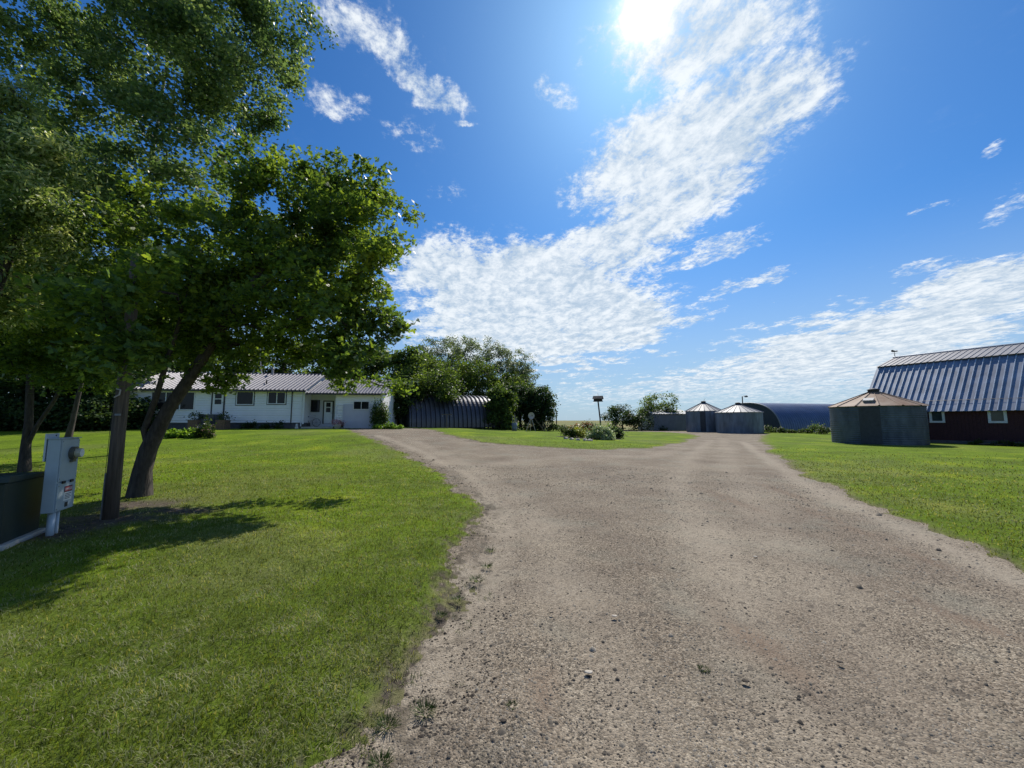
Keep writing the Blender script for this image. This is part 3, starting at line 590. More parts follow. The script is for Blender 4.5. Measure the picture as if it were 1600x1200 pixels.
def tree(name, base, stems, lobes, nclump, nleaf, lsize, lm, bm, label, group=None, cat='tree', r_base=0.2, seed=1, kind='single', spread=0.4, droop=0.0, shell=0.5, along=0.35, twig=0.006):
    r_ = np.random.default_rng(seed); base = Vector(base); o = thing(name, base, label, cat, group)
    rel = lambda p: tuple(Vector(p) - base)
    st = [[rel(p) for p in stems[0]]] + [[s[0]] + [rel(p) for p in s[1:]] for s in stems[1:]]
    lb = [(rel(l[0]), l[1]) for l in lobes]
    nodes, par, tips = grow(base, st, lb, nclump, r_, shell); mb, R = skeleton_mesh(nodes, par, r_base, twig)
    mb.build('trunk', bm, o, smooth=True)
    T = np.array([tuple(nodes[t]) for t in tips]); k = r_.integers(0, len(T), nleaf); wts = r_.uniform(0.55, 1.25, len(T))
    g_ = r_.normal(size=(nleaf, 3)); g_ *= np.minimum(1, 1.75 / np.linalg.norm(g_, axis=1))[:, None]
    C = T[k] + g_ * (spread * wts[k])[:, None] * np.array([1, 1, 0.62])
    m_ = int(nleaf * along); small = [i for i in range(len(nodes)) if par[i] >= 0 and R[i] < r_base * 0.16]
    if small and m_:
        q = r_.choice(small, m_); t = r_.random(m_)[:, None]; A = np.array([tuple(nodes[i]) for i in q]); B = np.array([tuple(nodes[par[i]]) for i in q])
        C[:m_] = A * (1 - t) + B * t + r_.normal(size=(m_, 3)) * spread * 0.45
    V, F = leaf_cloud(C, lsize, r_, kind, droop); mesh_np('crown', V, F, lm, o)
    return o
def stems_px(pts, Y): return [tuple(at(a, b, Y if not c else c[0])) for (a, b, *c) in pts]

# big maple leaning to the right
mb_ = gnd(217, 776); Y0 = mb_.y
stem1 = [tuple(mb_)] + stems_px([(222, 735), (232, 700), (262, 640), (300, 585), (335, 530), (375, 470), (410, 420)], Y0)
stem2 = [2] + stems_px([(225, 672, Y0 - .1), (244, 620, Y0 - .25), (262, 560, Y0 - .4), (285, 490, Y0 - .5), (300, 420, Y0 - .5)], Y0)
lob = [(at(x, y, Y), r) for x, y, Y, r in [(330, 400, 9.0, 1.9), (440, 340, 9.6, 1.7), (395, 300, 9.0, 1.2), (545, 330, 9.1, 1.15), (592, 395, 8.8, 0.85), (598, 285, 9.6, .45), (560, 290, 9.6, .6), (520, 430, 9.6, 1.6), (410, 470, 9.2, 1.7), (605, 560, 9.6, 0.7), (630, 588, 9.8, .35), (595, 592, 9.8, .35), (560, 580, 9.8, .4), (650, 575, 9.9, .25), (545, 540, 9.8, 1.05), (450, 540, 9.4, .85), (300, 500, 8.6, 1.3), (330, 545, 8.8, 1.0), (480, 400, 11.5, 1.8), (380, 420, 12.0, 2.0), (590, 480, 9.6, 0.75), (250, 480, 9.5, 1.6), (560, 300, 9.6, .8), (205, 520, 7.4, .7), (160, 490, 7.2, .8), (240, 430, 8, 1.2), (120, 540, 7.2, .5), (265, 560, 8.2, .6), (628, 430, 9.3, .45), (575, 505, 8.7, .65), (535, 555, 8.4, .5), (600, 385, 8.4, .5), (500, 495, 7.9, .75), (450, 470, 7.7, .75), (545, 450, 8.6, .8), (470, 280, 9.6, 1.1), (610, 500, 9.4, .6), (640, 350, 9.6, .3), (655, 470, 9.9, .25), (520, 265, 9.5, .5), (205, 440, 6.0, .55), (150, 450, 6.2, .6)] + [(188, 545, 5.8, .26), (184, 505, 5.75, .32), (198, 470, 5.8, .38), (192, 525, 5.8, .3), (200, 420, 6.1, .35)] * 3]
tree('maple_tree', mb_, [stem1, stem2], lob, 430, 50000, 0.130, M['maple'], M['bark'], 'large two stemmed leafy tree leaning right over the lawn, nearest to the house view', r_base=0.18, seed=3, kind='tri', spread=0.25, shell=0.36)
# tall poplar behind it
pb_ = gnd(179, 712); Y1 = pb_.y
lob = [(at(x, y, Y), r) for x, y, Y, r in [(250, 40, 11.5, 2.3), (400, 70, 12, 1.7), (465, 95, 12, 1.0), (180, 180, 11.5, 2.0), (340, 170, 12, 1.7), (420, 190, 12.3, 1.1), (250, -120, 12, 2.6), (120, 40, 12, 2.0), (340, -60, 12, 2.0), (300, 280, 12, 1.5), (400, 20, 12, 1.4), (470, 30, 12.4, 1.1), (200, 330, 11.5, 1.3), (440, 260, 12, .7), (230, 150, 9.8, 1.3), (330, 250, 10, 1.1), (150, 290, 10.5, 1.5), (240, 40, 9.8, 1.3), (380, 130, 11, 1.3), (120, 120, 11, 1.6), (40, 60, 12, 1.8), (310, 60, 10.5, 1.4)]]
tree('poplar_tree', pb_, [[tuple(pb_)] + stems_px([(188, 600), (205, 480), (218, 390), (230, 297), (247, 187), (262, 90), (275, -10), (285, -90)], Y1)], lob, 520, 72000, 0.120, M['poplar'], M['bark_pale'], 'tallest poplar, pale upper trunk, crown running out of the top of the photo', r_base=0.14, seed=5, kind='single', spread=0.29, shell=0.5)
# left tree with forked trunk
lb_ = gnd(38, 738); Y2 = lb_.y
lob = [(at(x, y, Y), r) for x, y, Y, r in [(60, 330, 11, 2.0), (150, 400, 11.5, 1.7), (20, 450, 11, 1.9), (110, 500, 11.5, 1.7), (180, 520, 12.2, 1.3), (60, 570, 11, .95), (150, 590, 12, .7), (-60, 400, 11, 2.0), (90, 220, 12, 1.8)]]
tree('forked_tree', lb_, [[tuple(lb_)] + stems_px([(40, 700), (45, 660), (47, 600), (50, 540), (60, 450)], Y2), [1] + stems_px([(58, 665), (82, 630), (110, 580), (140, 520)], Y2)], lob, 380, 50000, 0.12, M['maple'], M['bark'], 'dark fork trunked tree directly behind the grey meter box', r_base=0.125, seed=8, kind='tri', spread=0.34)
t4 = gnd(104, 694); Y3 = t4.y
lob = [(at(x, y, Y), r) for x, y, Y, r in [(150, 560, 15, 1.6), (90, 500, 15.5, 2.0), (180, 450, 15, 1.7), (230, 520, 15, 1.3), (40, 560, 15.5, 1.3), (290, 500, 15, 1.3)]]
tree('leaning_tree', t4, [[tuple(t4)] + stems_px([(113, 660), (122, 620), (135, 570), (150, 500)], Y3)], lob, 220, 36000, 0.14, M['darkleaf'], M['bark'], 'slim dark tree leaning right between the meter box and the utility pole', r_base=0.14, seed=9, kind='tri', spread=0.42)
# willow at the left border
wb = Vector((-10.6, 7.2, 0))
lob = [(at(x, y, Y), r) for x, y, Y, r in [(-10, 150, 7.6, 0.7), (25, 235, 7.4, 0.7), (80, 250, 7.4, 0.5), (-40, 250, 7.6, 1.3), (10, 370, 7.4, .95), (75, 330, 7.2, 0.5), (-20, 470, 7.6, .9), (40, 300, 7.0, .5), (60, 400, 7.6, .7)]]
tree('willow_tree', wb, [[tuple(wb), (-10.5, 7.2, 1.5), (-10.3, 7.3, 3.2), (-10.0, 7.4, 4.8), (-9.8, 7.5, 6.0)]], lob, 260, 26000, 0.095, M['willow'], M['bark'], 'pale yellowish willow foliage hanging in from the left border', r_base=0.16, seed=12, kind='narrow', spread=0.22, droop=0.7)

# shelterbelt: left of house, behind house, right of house
def simple_tree(name, px, pyb, Y, top, w, lm, bm, label, group, seed, nleaf=5200, lsize=0.24, cat='tree', low=0.12, ncl=70, base=None):
    b = at(px, 660, Y); b.z = G(b.x, Y); r_ = np.random.default_rng(seed)
    zt = at(px, top, Y).z; h = zt - b.z; W = w * Y / FPX / 2; lobes = []
    c0 = low + (1 - low) * 0.46; lobes.append(((b.x, b.y, b.z + h * c0), (W * 0.74, W * 0.74, h * (1 - low) * 0.40)))
    if low < .04: lobes += [((b.x + k_ * W * .5, b.y, b.z + h * .05), (W * .5, W * .5, h * .05)) for k_ in (-1, 0, 1)]
    for i in range(11):
        a = 6.2832 * i * 0.618; v = -0.75 + 1.6 * (i + 0.5) / 11; q = math.sqrt(max(0, 1 - v * v)); rr_ = W * r_.uniform(0.26, 0.40)
        lobes.append(((b.x + math.cos(a) * q * W * 0.72, b.y + math.sin(a) * q * W * 0.72, b.z + h * (c0 + v * (1 - low) * 0.40)), (rr_, rr_, rr_ * 0.9)))
    st = [tuple(b), (b.x + r_.uniform(-.2, .2), b.y, b.z + h * .2), (b.x + r_.uniform(-.3, .3), b.y, b.z + h * .4), (b.x + r_.uniform(-.4, .4), b.y, b.z + h * .62)]
    return tree(name, b, [st], lobes, ncl, nleaf, lsize, lm, bm, label, group, cat, r_base=0.06 + h * 0.017, seed=seed, spread=W * 0.13 + 0.12, twig=0.012, shell=0.4)
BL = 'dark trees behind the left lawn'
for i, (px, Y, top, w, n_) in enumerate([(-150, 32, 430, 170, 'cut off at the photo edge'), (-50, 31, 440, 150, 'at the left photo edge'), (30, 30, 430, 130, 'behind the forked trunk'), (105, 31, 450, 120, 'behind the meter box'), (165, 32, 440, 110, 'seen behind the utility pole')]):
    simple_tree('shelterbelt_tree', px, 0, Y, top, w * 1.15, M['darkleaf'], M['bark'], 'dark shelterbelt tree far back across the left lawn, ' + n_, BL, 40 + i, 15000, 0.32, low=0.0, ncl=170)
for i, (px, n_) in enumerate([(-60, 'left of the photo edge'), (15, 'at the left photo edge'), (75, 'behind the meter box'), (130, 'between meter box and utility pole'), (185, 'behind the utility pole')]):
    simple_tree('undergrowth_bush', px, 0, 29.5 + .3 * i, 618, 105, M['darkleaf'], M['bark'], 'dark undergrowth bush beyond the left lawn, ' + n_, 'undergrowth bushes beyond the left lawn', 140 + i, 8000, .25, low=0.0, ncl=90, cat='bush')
BH = 'trees behind the house'
for i, (px, Y, top, w, n_) in enumerate([(230, 45, 480, 110, 'over its left end'), (300, 46, 470, 110, 'behind the leaning maple stems'), (372, 45, 500, 100, 'left of the roof aerial'), (440, 46, 505, 100, 'right of the roof aerial'), (510, 45, 500, 100, 'above the step in the roof'), (578, 46, 510, 95, 'over the garage end'), (636, 44, 520, 80, 'just right of the garage')]):
    simple_tree('shelterbelt_tree', px, 0, Y, top, w, M['bgleaf'], M['bark'], 'green tree rising behind the white house, ' + n_, BH, 60 + i, 9000, 0.34, low=0.0, ncl=110)
BR = 'trees around the grey quonset'
for i, (px, Y, top, w, mm, low, n_) in enumerate([
    (672, 58, 508, 74, 'silver', .2, 'tall silvery poplar top nearest the maple'), (720, 62, 500, 70, 'silver', .25, 'tallest silvery poplar top over the quonset'), (762, 64, 512, 66, 'silver', .25, 'silvery poplar top right of the tallest one'), (806, 66, 532, 66, 'silver', .3, 'airy silvery poplar second from the right end of the row'), (822, 65, 553, 46, 'silver', .1, 'smallest silvery poplar at the right end of the row, above the dark bushes'),
    (652, 51, 535, 84, 'bgleaf', .1, 'rounded green tree left of the quonset ribs'), (702, 56, 540, 84, 'bgleaf', .25, 'green tree rising behind the quonset roof'), (748, 58, 552, 80, 'bgleaf', .2, 'green tree behind the right end of the quonset'), (790, 60, 568, 74, 'bgleaf', .1, 'green tree filling the gap behind the dark bushes'),
    (783, 44, 592, 52, 'bgleaf', .0, 'low green tree left of the satellite dish'), (812, 50.5, 588, 62, 'darkleaf', .0, 'dark bushy tree behind the satellite dish'), (844, 50, 593, 58, 'darkleaf', .0, 'dark rounded tree at the end of the row by the open field')]):
    simple_tree('poplar_tree' if mm == 'silver' else 'shelterbelt_tree', px, 0, Y, top, w, M[mm], M['bark_pale'] if mm == 'silver' else M['bark'], n_, BR, 80 + i, 7500 if mm == 'silver' else 11000, 0.25, low=low, ncl=130)
simple_tree('overhanging_tree', 676, 0, 43, 572, 96, M['bgleaf'], M['bark'], 'mid green tree hanging over the left half of the quonset', BR, 97, 10000, .22, low=.42, ncl=120)
simple_tree('overhanging_tree', 628, 0, 41, 570, 66, M['bgleaf'], M['bark'], 'dark tree between the garage vine and the quonset', BR, 98, 9000, .22, low=.05, ncl=110)
simple_tree('field_bush', 972, 0, 64, 630, 60, M['darkleaf'], M['bark'], 'low dark bush between the birdhouse pole and the round tree', None, 101, 4500, 0.26, low=0.0, cat='bush')
simple_tree('field_tree', 1027, 0, 66, 608, 62, M['bgleaf'], M['bark'], 'round crowned tree beside the low grey shed', None, 102, 5000, 0.26, low=0.15)
simple_tree('field_bush', 1002, 0, 62, 643, 40, M['darkleaf'], M['bark'], 'small dark bush at the foot of the round crowned tree', None, 103, 2000, 0.22, low=0.0, cat='bush')

def shrub(name, c, rx, ry, h, lm, n, ls, label, cat, group=None, seed=1, flowers=None, kind='single', droop=0.0):
    r_ = np.random.default_rng(seed); o = thing(name, c, label, cat, group)
    k = max(6, int(n / 60)); a = r_.uniform(0, 6.283, k); q = np.sqrt(r_.random(k)); cx = np.cos(a) * q * rx * .85; cy = np.sin(a) * q * ry * .85; cz = h * np.sqrt(np.clip(1 - q * q * .9, 0, 1)) * r_.uniform(0.35, 0.95, k)
    st = MB()
    for i in range(k): st.tube([(cx[i] * .25, cy[i] * .25, -0.05), (cx[i] * .6, cy[i] * .6, cz[i] * .55), (cx[i], cy[i], cz[i])], [0.012, 0.009, 0.004], 4)
    st.build('stem', M['weed'], o)
    j = r_.integers(0, k, n); C = np.stack([cx[j], cy[j], cz[j]], 1) + r_.normal(size=(n, 3)) * np.array([rx, ry, h]) * 0.16; C[:, 2] = np.abs(C[:, 2])
    V, F = leaf_cloud(C, ls, r_, kind, droop, up=0.8); mesh_np('foliage', V, F, lm, o)
    if flowers:
        fm, fn, fs = flowers; j = r_.integers(0, k, fn); C = np.stack([cx[j], cy[j], cz[j] + h * .12], 1) + r_.normal(size=(fn, 3)) * np.array([rx, ry, h * .5]) * 0.16; C[:, 2] = np.abs(C[:, 2])
        V, F = leaf_cloud(C, fs, r_, 'tri', 0, up=1); mesh_np('flowers', V, F, fm, o)
    return o

# ------------------------------------------------------------------ house
HR = rad(7.0); HB = 33.5; hp = at(484, 660, HB)
HC = Vector((hp.x, HB, 0.90)); hex_ = Vector((math.cos(HR), math.sin(HR), 0)); hey = Vector((-math.sin(HR), math.cos(HR), 0))
def hs_(px, off=0.0):                     # coordinate along the front for a photo column, at 'off' behind the front
    a = (px - 800) / FPX / math.cos(PITCH) * (1.0)
    r = ray(px, 640); k = r[0] / r[1]; o = HC + hey * off
    return (k * o.y - o.x) / (hex_.x - k * hex_.y)
def hz_(px, py, off=0.0):
    s = hs_(px, off); p = HC + hey * off + hex_ * s; r = ray(px, py); return EYE + r[2] / r[1] * p.y - HC.z
house = thing('farmhouse', HC, 'long white ranch farmhouse with brown grey ribbed metal roof and attached garage', 'house', rz=HR)
sL, sR = hs_(197), hs_(475); gS0, gS1 = hs_(524), hs_(597); zE = hz_(420, 609); zF = 0.5; zGE = hz_(540, 614.0)
def siding(s0, s1, z0, z1, y, step=0.2, ret=None):
    m = MB(); z = z0; n = int(round((z1 - z0) / step)); st = (z1 - z0) / n
    for i in range(n):
        za = z0 + i * st; m.quad((s0, y - 0.04, za + .03), (s1, y - 0.04, za + .03), (s1, y - 0.002, za + st), (s0, y - 0.002, za + st)); m.quad((s0, y - .001, za), (s1, y - .001, za), (s1, y - 0.04, za + .03), (s0, y - 0.04, za + .03))
    return m
D = 8.4
w = siding(sL, sR, zF, zE + 0.02, 0); w.box(sL, sR, 0.0, D, zF, zE)
w.prism([(0, zE), (D, zE), (D / 2, zE + 1.85)], sL, sL + 0.12, 'x'); w.prism([(0, zE), (D, zE), (D / 2, zE + 1.85)], sR - 0.12, sR, 'x')
w.build('wall', M['siding'], house)
MB().box(sL + 0.05, sR - 0.05, 0.05, D - 0.05, -0.4, zF).build('foundation', M['found'], house)
MB().box(sL - 0.04, sL + 0.08, -0.03, 0.05, zF, zE).build('corner_trim', M['trim_white'], house); MB().box(sR - 0.1, sR + 0.03, -0.04, 0.05, 0.4, zE).build('corner_trim', M['trim_white'], house)
# porch recess and garage
rec = 1.5
w = siding(gS0, gS1, 0.0, zGE, 0.0, 0.23); w.box(gS0, gS1, 0.0, D - .5, -0.3, zGE); w.prism([(0, zGE), (D - .5, zGE), ((D - .5) / 2, zGE + 1.35)], gS1 - .12, gS1, 'x'); w.build('garage_wall', M['siding'], house)
MB().box(sR + .001, gS0 - .001, rec, D - .6, -0.3, zGE + 0.02).build('porch_wall', M['stucco'], house)
MB().box(sR + .02, gS0 - .02, -0.5, rec - .002, -0.3, 0.16).build('porch_slab', M['conc'], house)
def ribbed(m, e0, e1, r1, r0, pitch, h, thick=0.03, w=0.05):
    """ribbed metal sheet from eave line e0-e1 up to ridge line r0-r1"""
    e0, e1, r0, r1 = map(Vector, (e0, e1, r0, r1)); d = (e1 - e0); Ln = d.length; up = (r0 - e0); nn = d.cross(up).normalized()
    if nn.z < 0: nn = -nn
    n = max(2, int(round(Ln / pitch))); f = []
    for i in range(n):
        t0 = i / n; tw = w / Ln
        f += [(t0, 0), (t0 + .5 / n - tw, 0), (t0 + .5 / n - tw * .45, h), (t0 + .5 / n + tw * .45, h), (t0 + .5 / n + tw, 0)]
    f.append((1, 0)); 
    for q_, (a, b) in enumerate(zip(f[:-1], f[1:])):
        if q_ % 5 in (2, 3): m.crest.append(len(m.f))  # rib top and one flank get the painted highlight material
        m.quad(e0.lerp(e1, a[0]) + nn * a[1], e0.lerp(e1, b[0]) + nn * b[1], r0.lerp(r1, b[0]) + nn * b[1], r0.lerp(r1, a[0]) + nn * a[1])
    lo = -nn * thick
    m.quad(e0 + lo, r0 + lo, r1 + lo, e1 + lo); m.quad(e0 + lo, e1 + lo, e1, e0); m.quad(e0, r0, r0 + lo, e0 + lo); m.quad(e1 + lo, r1 + lo, r1, e1); m.quad(r0, r1, r1 + lo, r0 + lo)
    return m
ov = 0.45; zr = hz_(440, 584.8, D / 2); zr0 = zE
m = MB(); a0, a1 = sL - .5, hs_(480)
ribbed(m, (a0, -ov, zE - .05), (a1, -ov, zE - .05), (a1, D / 2, zr), (a0, D / 2, zr), 0.33, 0.07, w=.07); ribbed(m, (a1, D + ov, zE - .05), (a0, D + ov, zE - .05), (a0, D / 2, zr), (a1, D / 2, zr), 0.31, 0.035)
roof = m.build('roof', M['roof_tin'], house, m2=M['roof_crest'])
MB().tube([(a0, D / 2, zr + .02), (a1, D / 2, zr + .02)], 0.07, 6).build('ridge_cap', M['roof_tin'], roof)
b0, b1 = hs_(479.5), hs_(605.5); zrg = hz_(540, 593.2, D / 2 - .25); Dg = D - .5
m = MB(); ribbed(m, (b0 + .03, -ov - .02, zGE - .06), (b1, -ov - .02, zGE - .06), (b1, Dg / 2, zrg), (b0 + .03, Dg / 2, zrg), 0.27, 0.055, w=.05); ribbed(m, (b1, Dg + ov, zGE - .06), (b0 + .03, Dg + ov, zGE - .06), (b0 + .03, Dg / 2, zrg), (b1, Dg / 2, zrg), 0.24, 0.03)
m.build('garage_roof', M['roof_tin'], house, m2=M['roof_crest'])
MB().box(a0, a1, -ov - .12, -ov - .005, zE - .20, zE - .06).build('gutter', M['trim_dark'], house)
MB().box(b0 + .05, b1, -ov - .12, -ov - .03, zGE - .20, zGE - .08).build('gutter', M['trim_dark'], house)
MB().box(a0, a1, -ov, -.03, zE - .12, zE - .085).build('soffit', M['trim_white'], house)
MB().box(b0 + .06, b1, -ov, -.03, zGE - .14, zGE - .1).box(sR + .02, gS0 - .02, -.03, rec, zGE - .04, zGE - .01).build('soffit', M['trim_white'], house)
zs = lambda px, py, off=0: hz_(px, py, off)
def window(x0, x1, y0, y1, mull=(), off=0.0, parent=house, frame='trim_white', gl='glass', fw=0.07, dark=False, cross=()):
    s0, s1 = hs_(x0, off), hs_(x1, off); z1, z0 = zs((x0 + x1) / 2, y0, off), zs((x0 + x1) / 2, y1, off); y = off
    f = MB()
    f.box(s0, s1, y - .07, y - .02, z1 - fw, z1).box(s0, s1, y - .09, y - .02, z0, z0 + fw).box(s0, s0 + fw, y - .07, y - .02, z0 + fw, z1 - fw).box(s1 - fw, s1, y - .07, y - .02, z0 + fw, z1 - fw)
    for q in mull: sq = hs_(q, off); f.box(sq - fw / 2, sq + fw / 2, y - .065, y - .022, z0 + fw, z1 - fw)
    for q in cross: zq = zs(x0, q, off); f.box(s0 + fw, s1 - fw, y - .06, y - .023, zq - .03, zq + .03)
    wd = f.build('window', M[frame], parent)
    MB().box(s0 + fw * .8, s1 - fw * .8, y - .045, y - .028, z0 + fw * .8, z1 - fw * .8).build('pane', M[gl], wd)
    if dark:
        b = 0.06; MB().box(s0 - b, s1 + b, y - .05, y - .026, z1 + .002, z1 + b).box(s0 - b, s1 + b, y - .05, y - .026, z0 - b, z0 - .002).box(s0 - b, s0 - .002, y - .05, y - .026, z0, z1).box(s1 + .002, s1 + b, y - .05, y - .026, z0, z1).build('surround', M['trim_dark'], wd)
    return wd
window(235, 304, 612, 641, (258.5, 281), dark=False); window(368.5, 396, 611.5, 632.8, dark=True); window(417.5, 446, 612, 631.5, (432,), dark=True)
window(479.5, 499.7, 625, 643.8, off=rec, frame='trim_dark', fw=.05); window(552, 577, 627, 640, (564.5,), frame='trim_white', fw=.045, off=-0.03)
def door(x0, x1, y0, y1, gy0, gy1, off):
    s0, s1 = hs_(x0, off), hs_(x1, off); z0, z1 = zs(x0, y1, off), zs(x0, y0, off); y = off
    d = MB().box(s0 + .1, s1 - .1, y - .06, y - .025, z0 + .04, z1 - .1).build('door', M['trim_white'], house)
    MB().box(s0, s0 + .1, y - .08, y - .022, z0, z1).box(s1 - .1, s1, y - .08, y - .022, z0, z1).box(s0 + .1, s1 - .1, y - .08, y - .022, z1 - .1, z1).build('frame', M['trim_dark'], d)
    ga, gb = zs(x0, gy1, off), zs(x0, gy0, off); mid = (ga + gb) / 2; ia, ib = s0 + .27, s1 - .27
    MB().box(ia, ib, y - .075, y - .062, ga, mid - .04).box(ia, ib, y - .075, y - .062, mid + .04, gb).build('door_window', M['glass'], d)
    MB().tube([(s1 - .18, y - .11, z0 + .95), (s1 - .18, y - .06, z0 + .95)], .025, 8).build('handle', M['black'], d)
door(330, 351, 611, 647, 615, 631.5, 0.0); door(505, 521.5, 626, 662, 629, 644, rec)
# garage door: sectional panels
s0, s1 = hs_(536.5), hs_(584.5); zt_ = zs(560, 631.5); gd = MB().box(s0, s1, -.05, -.024, 0.02, zt_)
for i in range(4):
    z = 0.04 + i * (zt_ - .06) / 4; gd.box(s0 + .02, s1 - .02, -.062, -.051, z, z + (zt_ - .06) / 4 - .03)
gd.build('garage_door', M['garage'], house)
MB().tube([(hs_(455.8), -.06, .45), (hs_(455.8), -.06, zE - .15)], .04, 6).build('downspout', M['trim_dark'], house)
MB().tube([(sR - .18, -.06, .2), (sR - .18, -.06, zE - .15)], .045, 6).build('downspout', M['trim_white'], house)
MB().box(hs_(358), hs_(361), -.12, -.024, zs(358, 615), zs(358, 613)).build('wall_lamp', M['black'], house)
# front steps with brick planters
sA, sB = hs_(330), hs_(352); zd_ = zs(340, 647)
MB().box(sA, sB, -1.5, -.03, -.2, zd_ - .04).box(sA, sB, -1.8, -1.501, -.2, zd_ * .66).box(sA, sB, -2.1, -1.801, -.2, zd_ * .33).build('front_steps', M['found'], house)
for k, (x0, x1, lb) in enumerate(((300, 315, 'left'), (343, 357, 'right'))):
    o = thing('brick_planter', HC + hex_ * ((hs_(x0, -1.8) + hs_(x1, -1.8)) / 2) + hey * (-1.8), 'brown brick planter pillar on the %s side of the front steps' % lb, 'planter', 'planters at the front steps', HR)
    wv = (hs_(x1, -1.8) - hs_(x0, -1.8)) / 2; hgt = 0.75
    m = MB()
    for c in range(6): q = 0.0 if c % 2 else 0.008; m.box(-wv + q, wv - q, -.4 + q, .4 - q, -.2 + c * (hgt + .2) / 6, -.2 + (c + 1) * (hgt + .2) / 6 - .012)
    m.box(-wv + .03, wv - .03, -.37, .37, -.1, hgt - .03); m.build('pillar', M['brick'], o)
    V, F = leaf_cloud(np.random.default_rng(k).normal(size=(260, 3)) * np.array([.22, .2, .17]) + np.array([0, 0, hgt + .22]), .13, np.random.default_rng(k), 'single'); mesh_np('plant', V, F, M['weed'], o)
def hpt(px, off, z=0.0):
    p = HC + hex_ * hs_(px, off) + hey * off; return Vector((p.x, p.y, G(p.x, p.y) + z))
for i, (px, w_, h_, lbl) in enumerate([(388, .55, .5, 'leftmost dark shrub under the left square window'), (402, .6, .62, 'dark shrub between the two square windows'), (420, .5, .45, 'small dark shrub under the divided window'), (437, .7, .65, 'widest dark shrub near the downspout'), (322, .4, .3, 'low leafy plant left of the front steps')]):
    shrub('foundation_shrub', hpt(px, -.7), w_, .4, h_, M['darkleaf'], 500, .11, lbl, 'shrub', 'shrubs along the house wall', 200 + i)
o = shrub('vine_shrub', hpt(593, -.75), .85, .6, 2.3, M['bgleaf'], 3600, .13, 'tall column of vine climbing the right corner of the garage', 'vine', None, 210)
shrub('leafy_plant', hpt(604, -1.6), 1.1, .7, .42, M['hosta'], 900, .16, 'low yellow green plant at the foot of the vine', 'plant', None, 211)
shrub('leafy_plant', hpt(618, -1.4), .8, .6, .35, M['hosta'], 600, .16, 'low green plant right of the garage corner, beside the gravel', 'plant', None, 212)
# aerial, chimney and vent on the roof
o = thing('roof_aerial', HC + hex_ * hs_(401, D / 2) + hey * (D / 2) + Vector((0, 0, zr)), 'tripod aerial standing on the house roof ridge', 'aerial', rz=HR)
MB().tube([(-.45, -.3, -.15), (0, 0, 1.7)], .022, 5).tube([(.45, -.3, -.15), (0, 0, 1.7)], .022, 5).tube([(0, .45, -.2), (0, 0, 1.7)], .022, 5).tube([(-.24, -.16, .75), (.24, -.16, .75)], .015, 4).build('tripod', M['dish'], o)
MB().tube([(0, 0, 1.2), (0, 0, 2.6)], .02, 5).tube([(-.5, 0, 2.4), (.5, 0, 2.4)], .012, 4).tube([(-.35, 0, 2.1), (.35, 0, 2.1)], .012, 4).build('mast', M['dish'], o)
c = MB().tube([(hs_(425, D / 2), D / 2 - .3, zr - .3), (hs_(425, D / 2), D / 2 - .3, zr + .45)], .1, 10).build('chimney', M['dish'], roof)
MB().tube([(hs_(425, D / 2), D / 2 - .3, zr + .45), (hs_(425, D / 2), D / 2 - .3, zr + .65)], [.17, .05], 10).build('cowl', M['shed_roof'], roof)
MB().tube([(hs_(414, 1.2), 1.2, zE + .4), (hs_(414, 1.2), 1.2, zE + .95)], .06, 8).build('vent_pipe', M['black'], roof)
# trellis, flower pot, bicycle on the porch
o = thing('trellis', HC + hex_ * hs_(532) + hey * -.2, 'white ladder trellis leaning against the garage wall beside the garage door', 'trellis', rz=HR)
m = MB(); h_ = zs(532, 633)
for s in (-.24, .24): m.box(s - .02, s + .02, -.02, .02, -.1, h_)
for i in range(6): z = .25 + i * (h_ - .35) / 5; m.box(-.24, .24, -.015, .015, z, z + .04)
m.build('lattice', M['old_white'], o)
o = thing('flower_pot', hpt(528, -1.4), 'white pot of pink flowers at the left side of the garage door', 'flower pot')
MB().lathe([(0, 0), (.2, 0), (.3, .34), (.33, .38), (.27, .38), (.24, .3)], 16).build('pot', M['pot'], o, smooth=True)
V, F = leaf_cloud(np.random.default_rng(2).normal(size=(350, 3)) * np.array([.2, .2, .13]) + np.array([0, 0, .5]), .09, np.random.default_rng(2), 'tri'); mesh_np('flowers', V, F, M['pinkfl'], o)
shrub('potted_plant', hpt(531, -.55), .35, .3, .75, M['darkleaf'], 500, .1, 'dark bushy potted plant against the garage wall behind the flower pot', 'plant', None, 214)
o = thing('garden_ornament', hpt(465, -1.3), 'small white garden ornament on the lawn edge before the porch', 'garden ornament')
MB().lathe([(0, 0), (.13, 0), (.14, .12), (.07, .25), (.10, .33), (.06, .42), (0, .44)], 12).build('figure', M['pot'], o, smooth=True)
o = thing('bicycle', HC + hex_ * hs_(486, rec - .5) + hey * (rec - .5) + Vector((0, 0, .16)), 'old bicycle parked on the porch under its window', 'bicycle', rz=HR)
def ring(r, t, n=28): return [(r * math.cos(6.2832 * i / n), 0, r * math.sin(6.2832 * i / n)) for i in range(n + 1)]
for s in (-.5, .5):
    wv = MB().tube([(x + s, y, z + .36) for x, y, z in ring(.34, 0)], .02, 5, caps=False)
    for i in range(8): wv.tube([(s, 0, .36), (s + .33 * math.cos(i * .785), 0, .36 + .33 * math.sin(i * .785))], .005, 3)
    wv.build('wheel', M['black'], o)
MB().tube([(-.5, 0, .36), (-.15, 0, .3), (.38, 0, .8), (.5, 0, .36)], .018, 6).tube([(-.15, 0, .3), (-.25, 0, .85), (.36, 0, .78)], .018, 6).tube([(-.5, 0, .36), (-.23, 0, .75)], .015, 5).build('frame', M['dish'], o)
MB().box(-.38, -.14, -.06, .06, .86, .91).build('saddle', M['black'], o, bevel=.02)
